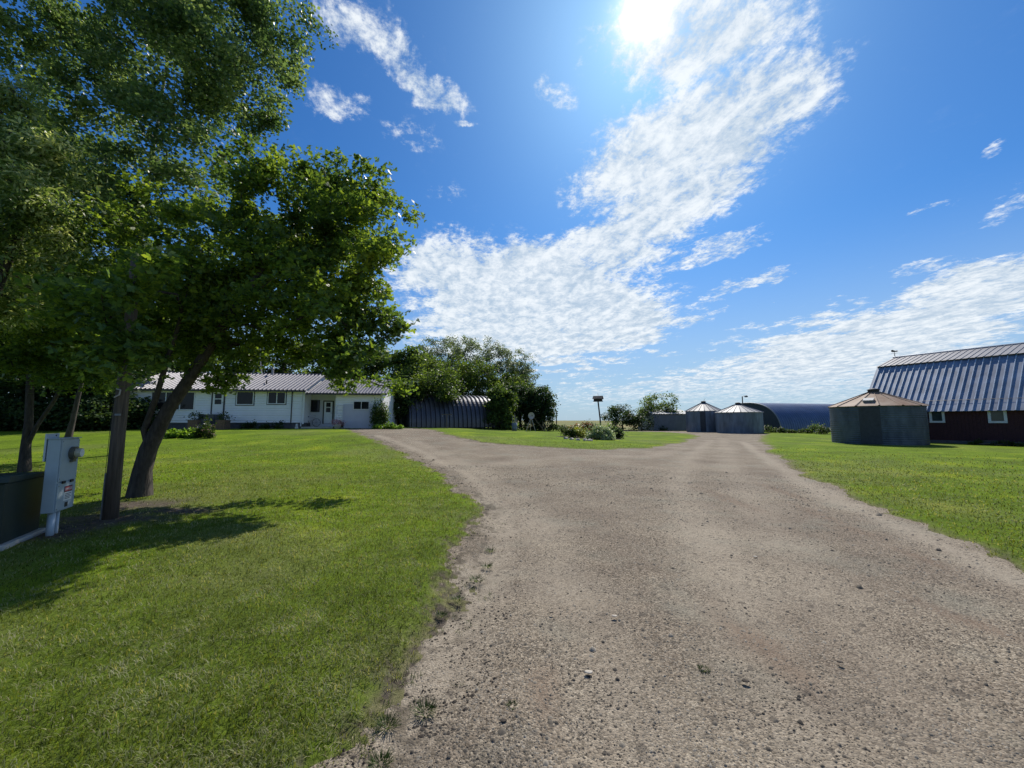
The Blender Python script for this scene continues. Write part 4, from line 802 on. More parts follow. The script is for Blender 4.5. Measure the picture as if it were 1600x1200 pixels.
MB().tube([(.38, 0, .8), (.36, 0, .98), (.3, -.25, 1.0)], .014, 5).tube([(.36, 0, .98), (.3, .25, 1.0)], .014, 5).build('handlebar', M['dish'], o)

# ------------------------------------------------------------------ flower beds
hg = gnd(292, 683)
for i, (px, py, r1, h_, fm, lb) in enumerate([(270, 684, .75, .42, None, 'leftmost mound of bright green broad leaves beside the maple trunk'), (292, 684, .75, .45, None, 'middle mound of bright green broad leaves in the lawn bed'), (309, 683, .6, .5, None, 'right mound of broad leaves below the tall flowers')]):
    shrub('hosta_plant', gnd(px, py), r1, r1 * .8, h_, M['hosta'], 1100, .17, lb, 'plant', 'plants in the left lawn bed', 220 + i)
shrub('tall_flower_plant', gnd(318, 684), .42, .4, 1.15, M['weed'], 700, .12, 'tall leggy plant with white blooms in the left lawn bed', 'plant', 'plants in the left lawn bed', 224, (M['pot'], 26, .10))
shrub('tall_flower_plant', gnd(328, 685), .38, .36, .75, M['weed'], 600, .1, 'brownish pink flowering plant at the right end of the left lawn bed', 'plant', 'plants in the left lawn bed', 225, (M['pinkfl'], 60, .09))
FB = 'plants in the island flower bed'
for a in [('hosta_plant', 937, 687, 1.05, .95, M['palefl'], 2400, .17, 'large pale edged mound in front of the birdhouse pole', None, 230),
          ('flowering_shrub', 960, 685.5, .85, 1.0, M['darkleaf'], 1800, .13, 'dark green shrub at the right end of the island bed', None, 231),
          ('lily_plant', 905, 684, .8, .85, M['yellowfl'], 1500, .12, 'yellow green clump under the orange lilies', None, 232),
          ('lily_plant', 910, 682, 1.05, 1.2, M['weed'], 1300, .12, 'tall lily clump topped with orange red flowers', (M['orangefl'], 420, .12), 233),
          ('flowering_shrub', 922, 682, .6, 1.15, M['weed'], 900, .12, 'rusty flowered clump just left of the birdhouse pole', (M['orangefl'], 200, .12), 234),
          ('low_plant', 892, 684, .6, .7, M['weed'], 900, .12, 'low green clump with one pale bloom at the left of the island bed', (M['pot'], 5, .15), 235),
          ('low_plant', 882, 682.5, .45, .8, M['weed'], 600, .1, 'thin grassy tuft at the far left end of the island bed', None, 236),
          ('leafy_shrub', 951, 683, .8, 1.15, M['hosta'], 1500, .14, 'yellow green shrub behind the pale mound', None, 237)]:
    nm, px, py, r1, h_, lm_, n_, ls, lb, fl, sd2 = a
    shrub(nm, gnd(px, py), r1, r1 * .75, h_, lm_, n_, ls, lb, 'plant', FB, sd2, fl)
c = gnd(925, 686); m = MB()
pts = [(2.6 * math.cos(t) * (1 + .06 * math.sin(3 * t)), 1.25 * math.sin(t)) for t in np.linspace(0, 6.2832, 40)[:-1]]
m.poly([(x, y, G(c.x + x, c.y + 1 + y) - G(c.x, c.y) + .03) for x, y in pts]); bed = m.build('flower_bed_soil', M['clod']); bed.location = (c.x, c.y + 1, G(c.x, c.y)); tag(bed, kind='structure')
for i, (px, py, lb) in enumerate([(884, 686.5, 'leftmost'), (893, 687.5, 'second'), (903, 688.5, 'third'), (914, 689, 'fourth'), (922, 689.5, 'rightmost')]):
    p = gnd(px, py); r_ = np.random.default_rng(i); m = MB().lathe([(0, 0), (.16, .0), (.17, .08), (.1, .15), (0, .17)], 8); m.v = [tuple(np.array(v) * (1 + r_.normal(0, .1, 3))) for v in m.v]
    o = m.build('bed_stone', M['stone'], smooth=False); o.location = p; tag(o, '%s pale stone edging the left front of the island bed' % lb, 'stone', 'stones edging the island bed')

# ------------------------------------------------------------------ birdhouse pole
p = gnd(940, 684); topp = at(934.5, 627, p.y); o = thing('birdhouse', topp, 'dark gabled birdhouse on top of the leaning pole', 'birdhouse', rz=rad(-25))
m = MB().box(-.34, .34, -.2, .2, 0, .26); m.prism([(-.2, .26), (.2, .26), (0, .42)], -.34, .34, 'x'); m.build('box', M['birdwood'], o)
m = MB(); m.quad((-.42, -.28, .22), (.42, -.28, .22), (.42, 0, .47), (-.42, 0, .47)); m.quad((-.42, 0, .47), (.42, 0, .47), (.42, .28, .22), (-.42, .28, .22)); m.quad((-.42, -.28, .19), (-.42, 0, .44), (.42, 0, .44), (.42, -.28, .19)); m.quad((-.42, .28, .19), (.42, .28, .19), (.42, 0, .44), (-.42, 0, .44)); m.quad((-.42, -.28, .19), (.42, -.28, .19), (.42, -.28, .22), (-.42, -.28, .22))
m.build('roof', M['wood'], o)
for s in (-.18, .02, .2): MB().tube([(s, -.212, .15), (s, -.2, .15)], .035, 12).build('entrance_hole', M['black'], o)
MB().box(-.38, .38, -.26, .26, -.03, 0).build('perch_board', M['wood'], o); MB().tube([(0, 0, .45), (0, 0, .72)], .012, 5).build('finial', M['black'], o)
pl = MB().tube([tuple(p - Vector((0, 0, .2))), tuple(p.lerp(topp, .5) + Vector((.03, 0, 0))), tuple(topp - Vector((0, 0, .035)))], [.075, .065, .06], 8).build('birdhouse_pole', M['pole'], smooth=True)
tag(pl, 'thin dark wooden pole leaning slightly left in the island flower bed', 'pole')

# ------------------------------------------------------------------ quonsets
def quonset(name, foot, ang_, length, width, height, pitch, depth, m_, label, endmat, trim=None, vert=0.25):
    """foot: near corner on the ground; axis runs along ang_ from there"""
    o = thing(name, foot, label, 'quonset building', rz=ang_)
    prof = []; n = 30
    for i in range(n + 1):
        t = math.pi * i / n; c, s = math.cos(t), math.sin(t); e = 0.86
        prof.append((width / 2 - math.copysign(abs(c) ** e, c) * width / 2, height * abs(s) ** e))
    cy, k = width / 2, int(length / pitch); m = MB(); rings = []
    for i in range(k):
        for f, dpt in ((0.0, 0), (0.30, 0), (0.42, 1), (0.80, 1), (0.92, 0)): rings.append(((i + f) * pitch, dpt * depth))
    rings.append((k * pitch, 0))
    for (s, d) in rings:
        for (y, z) in prof: r_ = math.hypot(y - cy, z) or 1; m.v.append((s, y + (y - cy) / r_ * d, z + z / r_ * d))
    q = len(prof)
    for i in range(len(rings) - 1):
        for j in range(q - 1): m.f.append((i * q + j, (i + 1) * q + j, (i + 1) * q + j + 1, i * q + j + 1))
    m.build('arched_shell', m_, o)
    for s in (0.06, length - .15 if k * pitch > length - .1 else k * pitch - .1):
        MB().poly([(s, y, z * .985) for y, z in prof]).build('end_wall', endmat, o)
    if trim:
        MB().tube([(0.0, y, z) for y, z in prof], .09, 6).build('arch_trim', trim, o, smooth=True)
    return o
qf = at(690, 668, 42.0); qf.z = G(qf.x, 42) ; q0 = at(640, 668, 39.5)
qa = rad(26); foot = Vector((q0.x, q0.y, G(q0.x, q0.y) - .05))
quonset('quonset_hut', foot, qa, 11.0, 7.0, at(735, 620, 46).z - foot.z, 0.50, 0.15, M['quonset'], 'grey ribbed quonset half hidden by trees right of the garage', M['quonset_end'])
foot = Vector((at(1221, 673, 53).x, 53, 0))
qz = at(1180, 629.5, 57.5).z
q2 = quonset('quonset_hut', foot, rad(15), 24, 11.2, qz, 0.42, 0.055, M['blue_steel'], 'long blue ribbed quonset with pale arch trim behind the grain bins', M['quonset_end'], M['shed_roof'])
MB().box(-.05, .02, 3.6, 7.6, 0, 3.1).build('sliding_door', M['bin_door'], q2)

# ------------------------------------------------------------------ grain bins
def grain_bin(px, Y, R, he, hr, steel, roofm, label, seed, ribs=20, n=72, door_a=None, lid=False, hatch=False, cap='bin_door', z=None):
    c = at(px, 660, Y); o = thing('grain_bin', (c.x, Y, G(c.x, Y) if z is None else z), label, 'grain bin', 'round steel grain bins')
    prof = []; k = int(he / 0.035)
    for i in range(k + 1):
        zz = he * i / k; prof.append((R + 0.012 * math.cos(zz / 0.14 * 2 * math.pi) + (0.008 if int(zz / 0.83) % 2 else 0), zz - (0.05 if i == 0 else 0)))
    MB().lathe(prof, n).build('wall', M[steel], o, smooth=True)
    m = MB(); Ro = R + .13; rt = .28
    for i in range(ribs):
        a = 2 * math.pi * i / ribs; b = 2 * math.pi * (i + 1) / ribs; w_ = (b - a) * .07
        def P(r, t, dz=0): f = (Ro - r) / (Ro - rt); return (r * math.cos(t), r * math.sin(t), he - .04 + f * (hr - he) + dz)
        m.quad(P(Ro, a + w_), P(Ro, b - w_), P(rt, b - w_), P(rt, a + w_)); 
        m.quad(P(Ro, b - w_), P(Ro, b, .06), P(rt, b, .05), P(rt, b - w_)); m.quad(P(Ro, b, .06), P(Ro, b + w_), P(rt, b + w_), P(rt, b, .05))
        m.quad(P(Ro, a), P(Ro, b), (R * math.cos(b), R * math.sin(b), he - .06), (R * math.cos(a), R * math.sin(a), he - .06))
    rf = m.build('roof', M[roofm], o)
    MB().lathe([(rt + .03, hr - .12), (rt + .03, hr + .1), (rt + .1, hr + .12), (rt * .8, hr + .2), (0, hr + .26)], 20).build('roof_cap', M[cap], o, smooth=True)
    if lid:
        MB().tube([(.1, 0, hr + .2), (.16, 0, hr + .55), (.3, 0, hr + .6)], .02, 5).build('lid_lever', M['black'], o)
    if door_a is not None:
        a0, a1 = door_a; q = MB().lathe([(R + .02, .04), (R + .045, .05), (R + .045, he * .93), (R + .02, he * .94)], 8, a0=a0, a1=a1); d_ = q.build('door', M['bin_door'] if steel != 'bin_steel_old' else M['bin_door'], o)
        am = a1 - .04; MB().tube([((R + .05) * math.cos(am), (R + .05) * math.sin(am), he * .5), ((R + .1) * math.cos(am), (R + .1) * math.sin(am), he * .5)], .03, 6).build('handle', M['black'], d_)
    if hatch:
        t = rad(hatch); f = .35; r_ = Ro - (Ro - rt) * f; zc_ = he - .04 + f * (hr - he); er = Vector((math.cos(t), math.sin(t), 0)); sl = Vector((-er.x * (Ro - rt), -er.y * (Ro - rt), hr - he)).normalized(); tt = er.cross(Vector((0, 0, 1))).normalized(); nn = sl.cross(tt).normalized()
        if nn.z < 0: nn = -nn
        cc = er * r_ + Vector((0, 0, zc_)); m = MB(); up_ = nn * .13; lo_ = nn * .0
        A = [cc + tt * sx * .27 + sl * sy * .22 for sx, sy in ((-1, -1), (1, -1), (1, 1), (-1, 1))]; m.poly([x + up_ for x in A])
        for i in range(4): m.quad(A[i] + lo_, A[(i + 1) % 4] + lo_, A[(i + 1) % 4] + up_, A[i] + up_)
        m.build('roof_hatch', M['shed_roof'], o)
    return o
grain_bin(1369, 27.3, 2.50, at(1340, 633.5, 26).z, at(1367, 612, 27.3).z, 'bin_steel_old', 'bin_rust', 'nearest low bin with rust brown conical roof in front of the barn', 1, ribs=14, door_a=(rad(-152), rad(-128)), hatch=-142)
grain_bin(1154.5, 51.0, 2.72, at(1154, 643.5, 49).z, at(1154, 631.5, 51).z, 'bin_steel', 'bin_roof', 'wide grey bin with flat pale cone roof, in front of the blue quonset', 2, ribs=22)
grain_bin(1100.5, 56.5, 2.45, at(1100, 641.5, 54.5).z, at(1100, 629, 56.5).z, 'bin_steel', 'bin_roof', 'grey bin with brighter ribbed cone roof and lid lever, left of the wide bin', 3, ribs=22, door_a=(rad(-128), rad(-112)), lid=True)
# low shed left of the bins
sp0, sp1 = at(1022, 660, 62), at(1080, 660, 62); o = thing('storage_shed', ((sp0.x + sp1.x) / 2, 62, G(sp0.x, 62)), 'low grey steel shed with pale roof left of the bins', 'shed')
W2 = (sp1.x - sp0.x) / 2; hA = at(1022, 646.5, 62).z - o.location.z; hB = at(1072, 643.5, 62).z - o.location.z
m = MB(); k = int(W2 * 2 / .3)
for i in range(k):
    x0, x1 = -W2 + i * 2 * W2 / k, -W2 + (i + 1) * 2 * W2 / k; xm = x0 + (x1 - x0) * .8; m.quad((x0, 0, -.1), (xm, 0, -.1), (xm, 0, hA), (x0, 0, hA)); m.quad((xm, -.02, -.1), (x1, -.02, -.1), (x1, -.02, hA), (xm, -.02, hA)); m.quad((xm, 0, -.1), (xm, -.02, -.1), (xm, -.02, hA), (xm, 0, hA))
m.box(-W2, W2, .01, 8, -.1, hA); m.build('wall', M['shed'], o)
m = MB(); ribbed(m, (-W2 - .2, -.3, hA - .02), (W2 + .2, -.3, hA - .02), (W2 + .2, 4, hA + .75), (-W2 - .2, 4, hA + .75), .4, .03); ribbed(m, (W2 + .2, 8.3, hA - .02), (-W2 - .2, 8.3, hA - .02), (-W2 - .2, 4, hA + .75), (W2 + .2, 4, hA + .75), .4, .03); m.prism([(.02, hA), (7.98, hA), (4, hA + .7)], -W2, W2, 'x'); m.build('roof', M['shed_roof'], o)
# yard light
p = at(1162, 660, 54); o = thing('yard_light', (p.x, 54, 0), 'yard light on a thin mast showing above the wide grey bin', 'lamp')
zt_ = at(1162, 619.5, 54).z; MB().tube([(0, 0, -.2), (0, 0, zt_)], .07, 8).build('mast', M['wood'], o)
MB().tube([(0, 0, zt_ - .05), (.25, 0, zt_ + .08), (.5, 0, zt_ + .06)], .03, 6).build('arm', M['shed'], o); MB().lathe([(0, zt_ + .16), (.12, zt_ + .14), (.24, zt_ - .02), (.2, zt_ - .1), (0, zt_ - .12)], 14, cx=.55).build('lamp_head', M['shed'], o, smooth=True)

# ------------------------------------------------------------------ barn
BA = 1.107; BO = Vector((29.66, 28.85, 0)); bd = Vector((math.cos(BA), -math.sin(BA), 0)); bn = Vector((math.sin(BA), math.cos(BA), 0))
BO = BO + bd * (-2.8); BLn = 17.0; he, bi, hbk, ri, hr = 2.473, 3.292, 6.187, 6.531, 7.203
barn = thing('gambrel_barn', BO, 'dark red barn with steep galvanised gambrel roof at the right border', 'barn', rz=-BA)
# local x along the wall, local y away from the viewer
prof = [(0, 0), (0, he), (bi, hbk - .08), (ri, hr - .08), (2 * ri - bi, hbk - .08), (2 * ri, he), (2 * ri, 0)]
m = MB(); m.prism([(y, z) for y, z in prof], .25, BLn - .25, 'x')
k = int(BLn / .18)
for i in range(k): x = .25 + i * (BLn - .5) / k; m.box(x, x + .165, -.02, -.001, -.1, he + .05)
m.build('wall', M['barn_red'], barn)
MB().box(.2, BLn - .2, -.06, -.021, -.2, .22).build('foundation', M['found'], barn)
sl = (hbk - he) / bi; e_ = (-.35, he - .35 * sl * .55 - .02)
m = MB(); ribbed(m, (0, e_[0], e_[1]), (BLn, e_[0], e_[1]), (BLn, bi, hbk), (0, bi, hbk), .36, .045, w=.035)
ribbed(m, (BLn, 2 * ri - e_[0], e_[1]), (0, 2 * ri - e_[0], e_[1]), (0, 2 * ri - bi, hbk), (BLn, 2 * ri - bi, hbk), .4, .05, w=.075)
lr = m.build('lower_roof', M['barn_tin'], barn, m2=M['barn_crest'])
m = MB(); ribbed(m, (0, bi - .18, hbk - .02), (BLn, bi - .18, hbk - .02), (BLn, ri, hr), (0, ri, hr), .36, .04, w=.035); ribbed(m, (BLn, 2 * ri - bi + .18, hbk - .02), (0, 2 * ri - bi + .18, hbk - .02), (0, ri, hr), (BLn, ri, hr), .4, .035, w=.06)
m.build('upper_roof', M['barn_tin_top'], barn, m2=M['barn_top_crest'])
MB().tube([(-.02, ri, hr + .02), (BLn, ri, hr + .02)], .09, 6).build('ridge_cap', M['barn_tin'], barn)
m = MB(); n_ = Vector((0, e_[1] - hbk, bi - e_[0])).normalized()
pa = Vector((0, e_[0], e_[1])).lerp(Vector((0, bi, hbk)), .19); nrm_ = Vector((0, -(hbk - e_[1]), bi - e_[0])).normalized()
m.quad(pa + nrm_ * .056, pa + nrm_ * .056 + Vector((BLn, 0, 0)), pa + nrm_ * .05 + Vector((BLn, .02, .025)), pa + nrm_ * .05 + Vector((0, .02, .025))); m.build('lap_seam', M['trim_dark'], lr)
def bx_(px): r = ray(px, 660); k = r[0] / r[1]; return (k * BO.y - BO.x) / (bd.x - k * bd.y)
def bz_(px, py): s = bx_(px); p = BO + bd * s; r = ray(px, py); return EYE + r[2] / r[1] * p.y
for (x0, x1, y0, y1, lean) in ((1453.5, 1477.5, 640.5, 660.5, .03), (1545, 1575, 638.5, 661, .02)):
    s0, s1, z0, z1 = bx_(x0), bx_(x1), bz_((x0 + x1) / 2, y1), bz_((x0 + x1) / 2, y0); fw = .13
    f = MB().box(s0, s1, -.07, -.022, z1 - fw, z1).box(s0, s1, -.09, -.022, z0, z0 + fw).box(s0, s0 + fw, -.07, -.022, z0 + fw, z1 - fw).box(s1 - fw, s1, -.07, -.022, z0 + fw, z1 - fw).build('window', M['old_white'], barn)
    MB().box(s0 + fw * .9, s1 - fw * .9, -.045, -.025, z0 + fw * .9, z1 - fw * .9).build('pane', M['glass2'], f)
# weather vane
o = thing('weather_vane', BO + bn * ri + bd * .1 + Vector((0, 0, hr)), 'small weather vane on the left end of the barn ridge', 'weather vane', rz=rad(-30)); o.scale = (.7, .7, .9)
MB().tube([(0, 0, 0), (0, 0, .75)], .022, 6).build('rod', M['black'], o); MB().tube([(-.3, 0, .45), (.3, 0, .45)], .014, 4).tube([(0, -.3, .38), (0, .3, .38)], .014, 4).build('direction_bar', M['black'], o)
MB().prism([(-.3, .62), (-.15, .56), (.25, .58), (.38, .64), (.25, .70), (.05, .68), (-.15, .80), (-.3, .76)], -.01, .01).build('arrow', M['black'], o)
MB().lathe([(0, .2), (.05, .22), (.06, .27), (.03, .32), (0, .33)], 10).build('globe', M['shed_roof'], o)
# brush and planks lying against the barn
for i, (px, off, ln, a, lb) in enumerate([(1556, .9, 1.8, .1, 'grey plank lying nearest the grass before the barn'), (1580, .7, 2.2, -.1, 'long grey pole leaning low against the barn wall'), (1592, .8, 1.8, .25, 'crooked grey branch at the right border below the barn window'), (1540, .7, 1.2, -.2, 'short grey stick at the left end of the brush pile')]):
    s = bx_(px); p = BO + bd * s - bn * off; v = bd * math.cos(a) * ln / 2 + bn * math.sin(a) * ln / 2
    q = MB().tube([tuple(-v + Vector((0, 0, .06))), tuple(Vector((0, 0, .14 + .04 * i))), tuple(v + Vector((0, 0, .3 if i else .1)))], [.05, .045, .03], 6).build('plank' if i == 0 else 'branch', M['wood']); q.location = (p.x, p.y, G(p.x, p.y)); tag(q, lb, 'wood', 'wood lying by the barn')
for i, (px, w_, h_, lb) in enumerate([(1530, .6, .35, 'low weeds left of the brush by the barn'), (1575, .8, .4, 'low weeds in the middle of the barn brush'), (1600, .7, .4, 'low weeds at the right border by the barn')]):
    p = BO + bd * bx_(px) - bn * .8; shrub('weed_clump', (p.x, p.y, 0), w_, .4, h_, M['weed'], 500, .09, lb, 'weeds', 'weeds by the barn', 260 + i)
for i, (px, Y, w_, h_, lm_, lb) in enumerate([(1273, 47, 1.3, 1.25, 'bgleaf', 'leafy bush in front of the blue quonset beside the rusty bin'), (1287, 45, .9, .95, 'weed', 'lighter bush touching the left side of the rusty bin'), (1240, 49, 1.2, .5, 'weed', 'low weeds in the middle of the blue quonset wall'), (1212, 50, 1.3, .75, 'weed', 'weeds at the foot of the pale arch trim'), (1199, 51.5, .9, .95, 'darkleaf', 'dark bush in the gap between wide bin and quonset'), (1258, 48, .9, .6, 'weed', 'small weed clump left of the leafy bush')]):
    p = at(px, 660, Y); shrub('quonset_bush', (p.x, Y, 0), w_, .8, h_, M[lm_], 900, .14, lb, 'bush', 'bushes along the blue quonset', 270 + i)
p = at(1036, 660, 60.5); shrub('shed_bush', (p.x, 60.5, G(p.x, 60.5)), .8, .5, .75, M['darkleaf'], 500, .14, 'dark bush against the front of the low shed', 'bush', None, 280)
for i, (px, Y, lb) in enumerate([(868, 60, 'low scrub right of the dark row end'), (878, 66, 'low scrub at the field edge behind the flower bed'), (900, 70, 'low scrub on the horizon above the orange lilies'), (925, 68, 'low scrub left of the birdhouse pole'), (950, 66, 'low scrub between the birdhouse pole and the dark bush')]):
    p = at(px, 660, Y); shrub('field_scrub', (p.x, Y, G(p.x, Y)), 1.8, .8, .7, M['weed'], 700, .2, lb, 'scrub', 'scrub along the field edge', 285 + i)

# ------------------------------------------------------------------ yard things before the tree row
p = at(698, 660, 39.0); o = thing('clothesline_post', (p.x, 39, G(p.x, 39)), 'weathered T shaped clothesline post in front of the ribbed quonset', 'post', rz=rad(5))
MB().tube([(0, 0, -.2), (0, 0, 1.42)], .05, 8).build('post', M['wood'], o); MB().box(-.55, .55, -.04, .04, 1.36, 1.45).build('crossbar', M['wood'], o)
for s in (-.45, .45): MB().tube([(s, 0, 1.36), (s, 0, 1.18)], .03, 6).build('hook', M['shed_roof'], o)
p = at(830, 660, 42.5); o = thing('satellite_dish', (p.x, 42.5, G(p.x, 42.5)), 'large pale satellite dish on a tripod before the dark bushes', 'satellite dish', rz=rad(8)); dish = o
zc_ = at(830, 649.5, 42.5).z - o.location.z
prof = [(0, 0), (.14, .008), (.28, .03), (.42, .08), (.52, .13)]; prof = [(a * .72, b * .72) for a, b in prof]; m = MB(); n = 28
for (r_, dd_) in prof:
    for j in range(n): t = 6.2832 * j / n; m.v.append((r_ * math.cos(t) * .95, -dd_, zc_ + r_ * math.sin(t)))
for k in range(len(prof) - 1):
    for j in range(n): m.f.append((k * n + j, k * n + (j + 1) % n, (k + 1) * n + (j + 1) % n, (k + 1) * n + j))
m.build('reflector', M['dish'], o, smooth=True)
MB().tube([(0, -.42, zc_), (.02, -.49, zc_)], .05, 10).build('receiver', M['black'], o)
MB().tube([(0, -.09, zc_ + .35), (0, -.42, zc_)], .01, 4).tube([(-.3, -.09, zc_ - .18), (0, -.42, zc_)], .01, 4).tube([(.3, -.09, zc_ - .18), (0, -.42, zc_)], .01, 4).build('feed_arm', M['wood'], o)
for a_, b_ in (((-.6, .1), 0), ((.5, -.05), 0), ((0, .6), 0)): MB().tube([(a_[0], a_[1], -.1), (0, .06, zc_ - .1)], .03, 6).build('leg', M['dish'], o)
MB().tube([(1.6, .1, -.1), (.1, .06, zc_ + .1)], .02, 5).build('brace', M['wood'], o)
p = at(804, 660, 41.5); o = thing('steel_drum', (p.x, 41.5, G(p.x, 41.5)), 'faded blue drum holding upright garden stakes left of the satellite dish', 'drum')
MB().lathe([(0, 0), (.29, 0), (.29, .28), (.305, .3), (.29, .32), (.29, .56), (.305, .58), (.29, .6), (.29, .86), (.27, .86), (.27, .5), (0, .5)], 20).build('barrel', M['drum'], o, smooth=True)
for i, (x, y, h_) in enumerate(((-.15, 0, 1.55), (.02, .1, 1.75), (.16, -.02, 1.5), (.08, -.12, 1.35))): MB().tube([(x, y, .5), (x * 1.6, y, h_)], .02, 5).build('stake', M['dish'], o)
p = at(869.5, 660, 90); z_ = at(869.5, 640, 90).z; o = MB().tube([(0, 0, -.3), (0, 0, z_ - .2)], [.14, .10], 8).build('power_pole', M['pole']); o.location = (p.x, 90, G(p.x, 90)); tag(o, 'distant thin pole in the field right of the dark tree row', 'pole')
for i, px in enumerate((848, 851, 855)):
    p = at(px, 660, 47); o = MB().tube([(0, 0, -.1), (.04 * i, 0, 1.25 - .1 * i)], .035, 6).build('fence_post', M['wood']); o.location = (p.x, 47, G(p.x, 47)); tag(o, ('leftmost', 'middle', 'rightmost')[i] + ' of three grey posts right of the satellite dish', 'post', 'posts by the satellite dish')

# ------------------------------------------------------------------ meter pedestal, transformer, utility pole
n0 = at(83, 802, 5.42); f0 = at(113.5, 790.5, 5.42 * 1.075); ex = Vector((f0.x - n0.x, f0.y - n0.y, 0)); Wm = ex.length; ang_ = math.atan2(ex.y, ex.x)
# local x runs along the front face away from the viewer, local -y is the front (meter) side
mp_o = thing('electric_meter_pedestal', (n0.x, n0.y, 0), 'pale grey electric meter box on conduits beside the dark green transformer', 'electric meter', rz=ang_)
zb, zt2 = n0.z, at(98, 686, 5.42).z; Dm = .13
if True:
    # front face looks towards +X of the scene: in local frame that is -y
    body = MB().box(0, Wm, 0, Dm, zb, zt2).build('enclosure', M['meter_grey'], mp_o, bevel=.008)
    MB().box(-.012, Wm + .012, -.02, Dm + .01, zt2 + .001, zt2 + .012).build('lid', M['meter_grey'], body)
    zm = zb + (zt2 - zb) * .40
    MB().box(.015, Wm - .015, -.012, -.001, zm + .012, zt2 - .015).build('meter_cover_panel', M['meter_grey'], body, bevel=.004)
    MB().box(.015, Wm - .015, -.012, -.001, zb + .015, zm - .006).build('breaker_door', M['meter_grey'], body, bevel=.004)
    for s in (.12, Wm - .14): MB().box(s - .03, s + .03, -.03, -.0125, zm - .022, zm + .012).build('latch', M['black'], body)
    cz = zb + (zt2 - zb) * .79; cx = Wm * .58
    def disc(y0, y1, r, nm, mm, par_): 
        return MB().tube([(cx, y0, cz), (cx, y1, cz)], r, 28).build(nm, M[mm], par_)
    mt = disc(-.0125, -.06, .092, 'electric_meter', 'meterring', mp_o); disc(-.0605, -.118, .066, 'meter_glass', 'meterglass', mt); disc(-.119, -.123, .054, 'meter_dial', 'swhite', mt)
    MB().box(cx - .04, cx + .04, -.05, -.0125, cz - .125, cz - .09).build('meter_seal', M['meterring'], mt)
    for sx_ in (.035, Wm - .035):
        for sz_ in (zb + .04, zm - .05, zm + .05, zt2 - .04): MB().tube([(sx_, -.0145, sz_), (sx_, -.0122, sz_)], .007, 8).build('screw', M['meterring'], body)
    # rear mounting plate with hole
    MB().box(.0, Wm * .62, Dm + .012, Dm + .03, zt2 - .3, zt2 + .075).build('mounting_plate', M['pvc'], mp_o); MB().tube([(.2, Dm + .008, zt2 + .045), (.2, Dm + .012, zt2 + .045)], .012, 10).build('bolt_hole', M['black'], mp_o)
    for s, r_ in ((.12, .04), (.24, .028)): MB().tube([(s, Dm * .5, -.1), (s, Dm * .5, zb)], r_, 14).build('conduit', M['pvc'], mp_o, smooth=True)
    # warning sticker
    sx0, sx1 = .17, .36; sz1 = zm - .07
    st = MB().box(sx0, sx1, -.0145, -.0125, sz1 - .20, sz1 - .085).build('warning_sticker', M['swhite'], body)
    MB().box(sx0, sx1, -.0145, -.0125, sz1 - .083, sz1).build('sticker_header', M['sblack'], st)
    MB().box(sx0 + .008, sx1 - .008, -.0165, -.0147, sz1 - .073, sz1 - .01).build('sticker_band', M['sred'], st)
    tcu = bpy.data.curves.new('lettering', 'FONT'); tcu.body = 'DANGER'; tcu.size = .048; tcu.align_x = 'CENTER'; tcu.align_y = 'CENTER'; tcu.extrude = .0005
    to = bpy.data.objects.new('tmp', tcu); COL.objects.link(to); bpy.context.view_layer.update(); dg = bpy.context.evaluated_depsgraph_get(); me = bpy.data.meshes.new_from_object(to.evaluated_get(dg)); bpy.data.objects.remove(to)
    me.materials.clear(); me.materials.append(M['swhite']); lt = bpy.data.objects.new('lettering', me); COL.objects.link(lt); lt.parent = st; lt.location = ((sx0 + sx1) / 2, -.0175, sz1 - .042); lt.rotation_euler = (math.pi / 2, 0, 0); lt.scale = (.85, 1.1, 1)
    ln_ = MB()
    for i in range(4):
        z = sz1 - .105 - i * .022; ln_.box(sx0 + .02, sx1 - .02 - (.03 if i % 2 else 0), -.0155, -.0147, z - .008, z)
    ln_.build('fine_print', M['sblack'], st)
    MB().box(sx0 + .04, sx0 + .11, -.0155, -.0125, sz1 - .29, sz1 - .225).build('small_dark_label', M['sblack'], body)
# transformer
tA = gnd(4, 862); tw, td, th_ = 1.4, .85, .82; ta = rad(28.6)
o = thing('transformer_box', (tA.x - .06 - tw * math.cos(ta), tA.y - tw * math.sin(ta), 0), 'dark green pad mounted transformer box at the left border', 'transformer', rz=ta)
MB().box(-.06, tw + .06, -.06, td + .06, -.1, .07).build('pad', M['conc'], o, bevel=.01)
MB().box(0, tw, 0, td, .071, th_).build('cabinet', M['xfmr'], o, bevel=.02)
MB().prism([(-.04, th_ + .001), (td + .04, th_ + .001), (td + .03, th_ + .05), (-.02, th_ + .09)], -.04, tw + .04, 'x').build('lid', M['xfmr'], o, bevel=.012)
MB().box(.06, tw / 2 - .01, -.02, -.001, .14, th_ - .05).build('door', M['xfmr'], o, bevel=.006); MB().box(tw / 2 + .01, tw - .06, -.02, -.001, .14, th_ - .05).build('door', M['xfmr'], o, bevel=.006)
MB().box(tw / 2 - .05, tw / 2 + .05, -.05, -.0205, .42, .54).build('latch', M['black'], o)
# edging strip
pts = [gnd(-40, 880), gnd(0, 862), gnd(30, 851), gnd(55, 841), gnd(74, 831)]
o = MB().tube([tuple(Vector((q.x, q.y, .03)) - pts[0]) for q in pts], [.013] * 5, 6).build('edging_strip', M['edging']); o.location = pts[0]; tag(o, 'thin pale edging strip on the ground in front of the transformer box', 'edging')
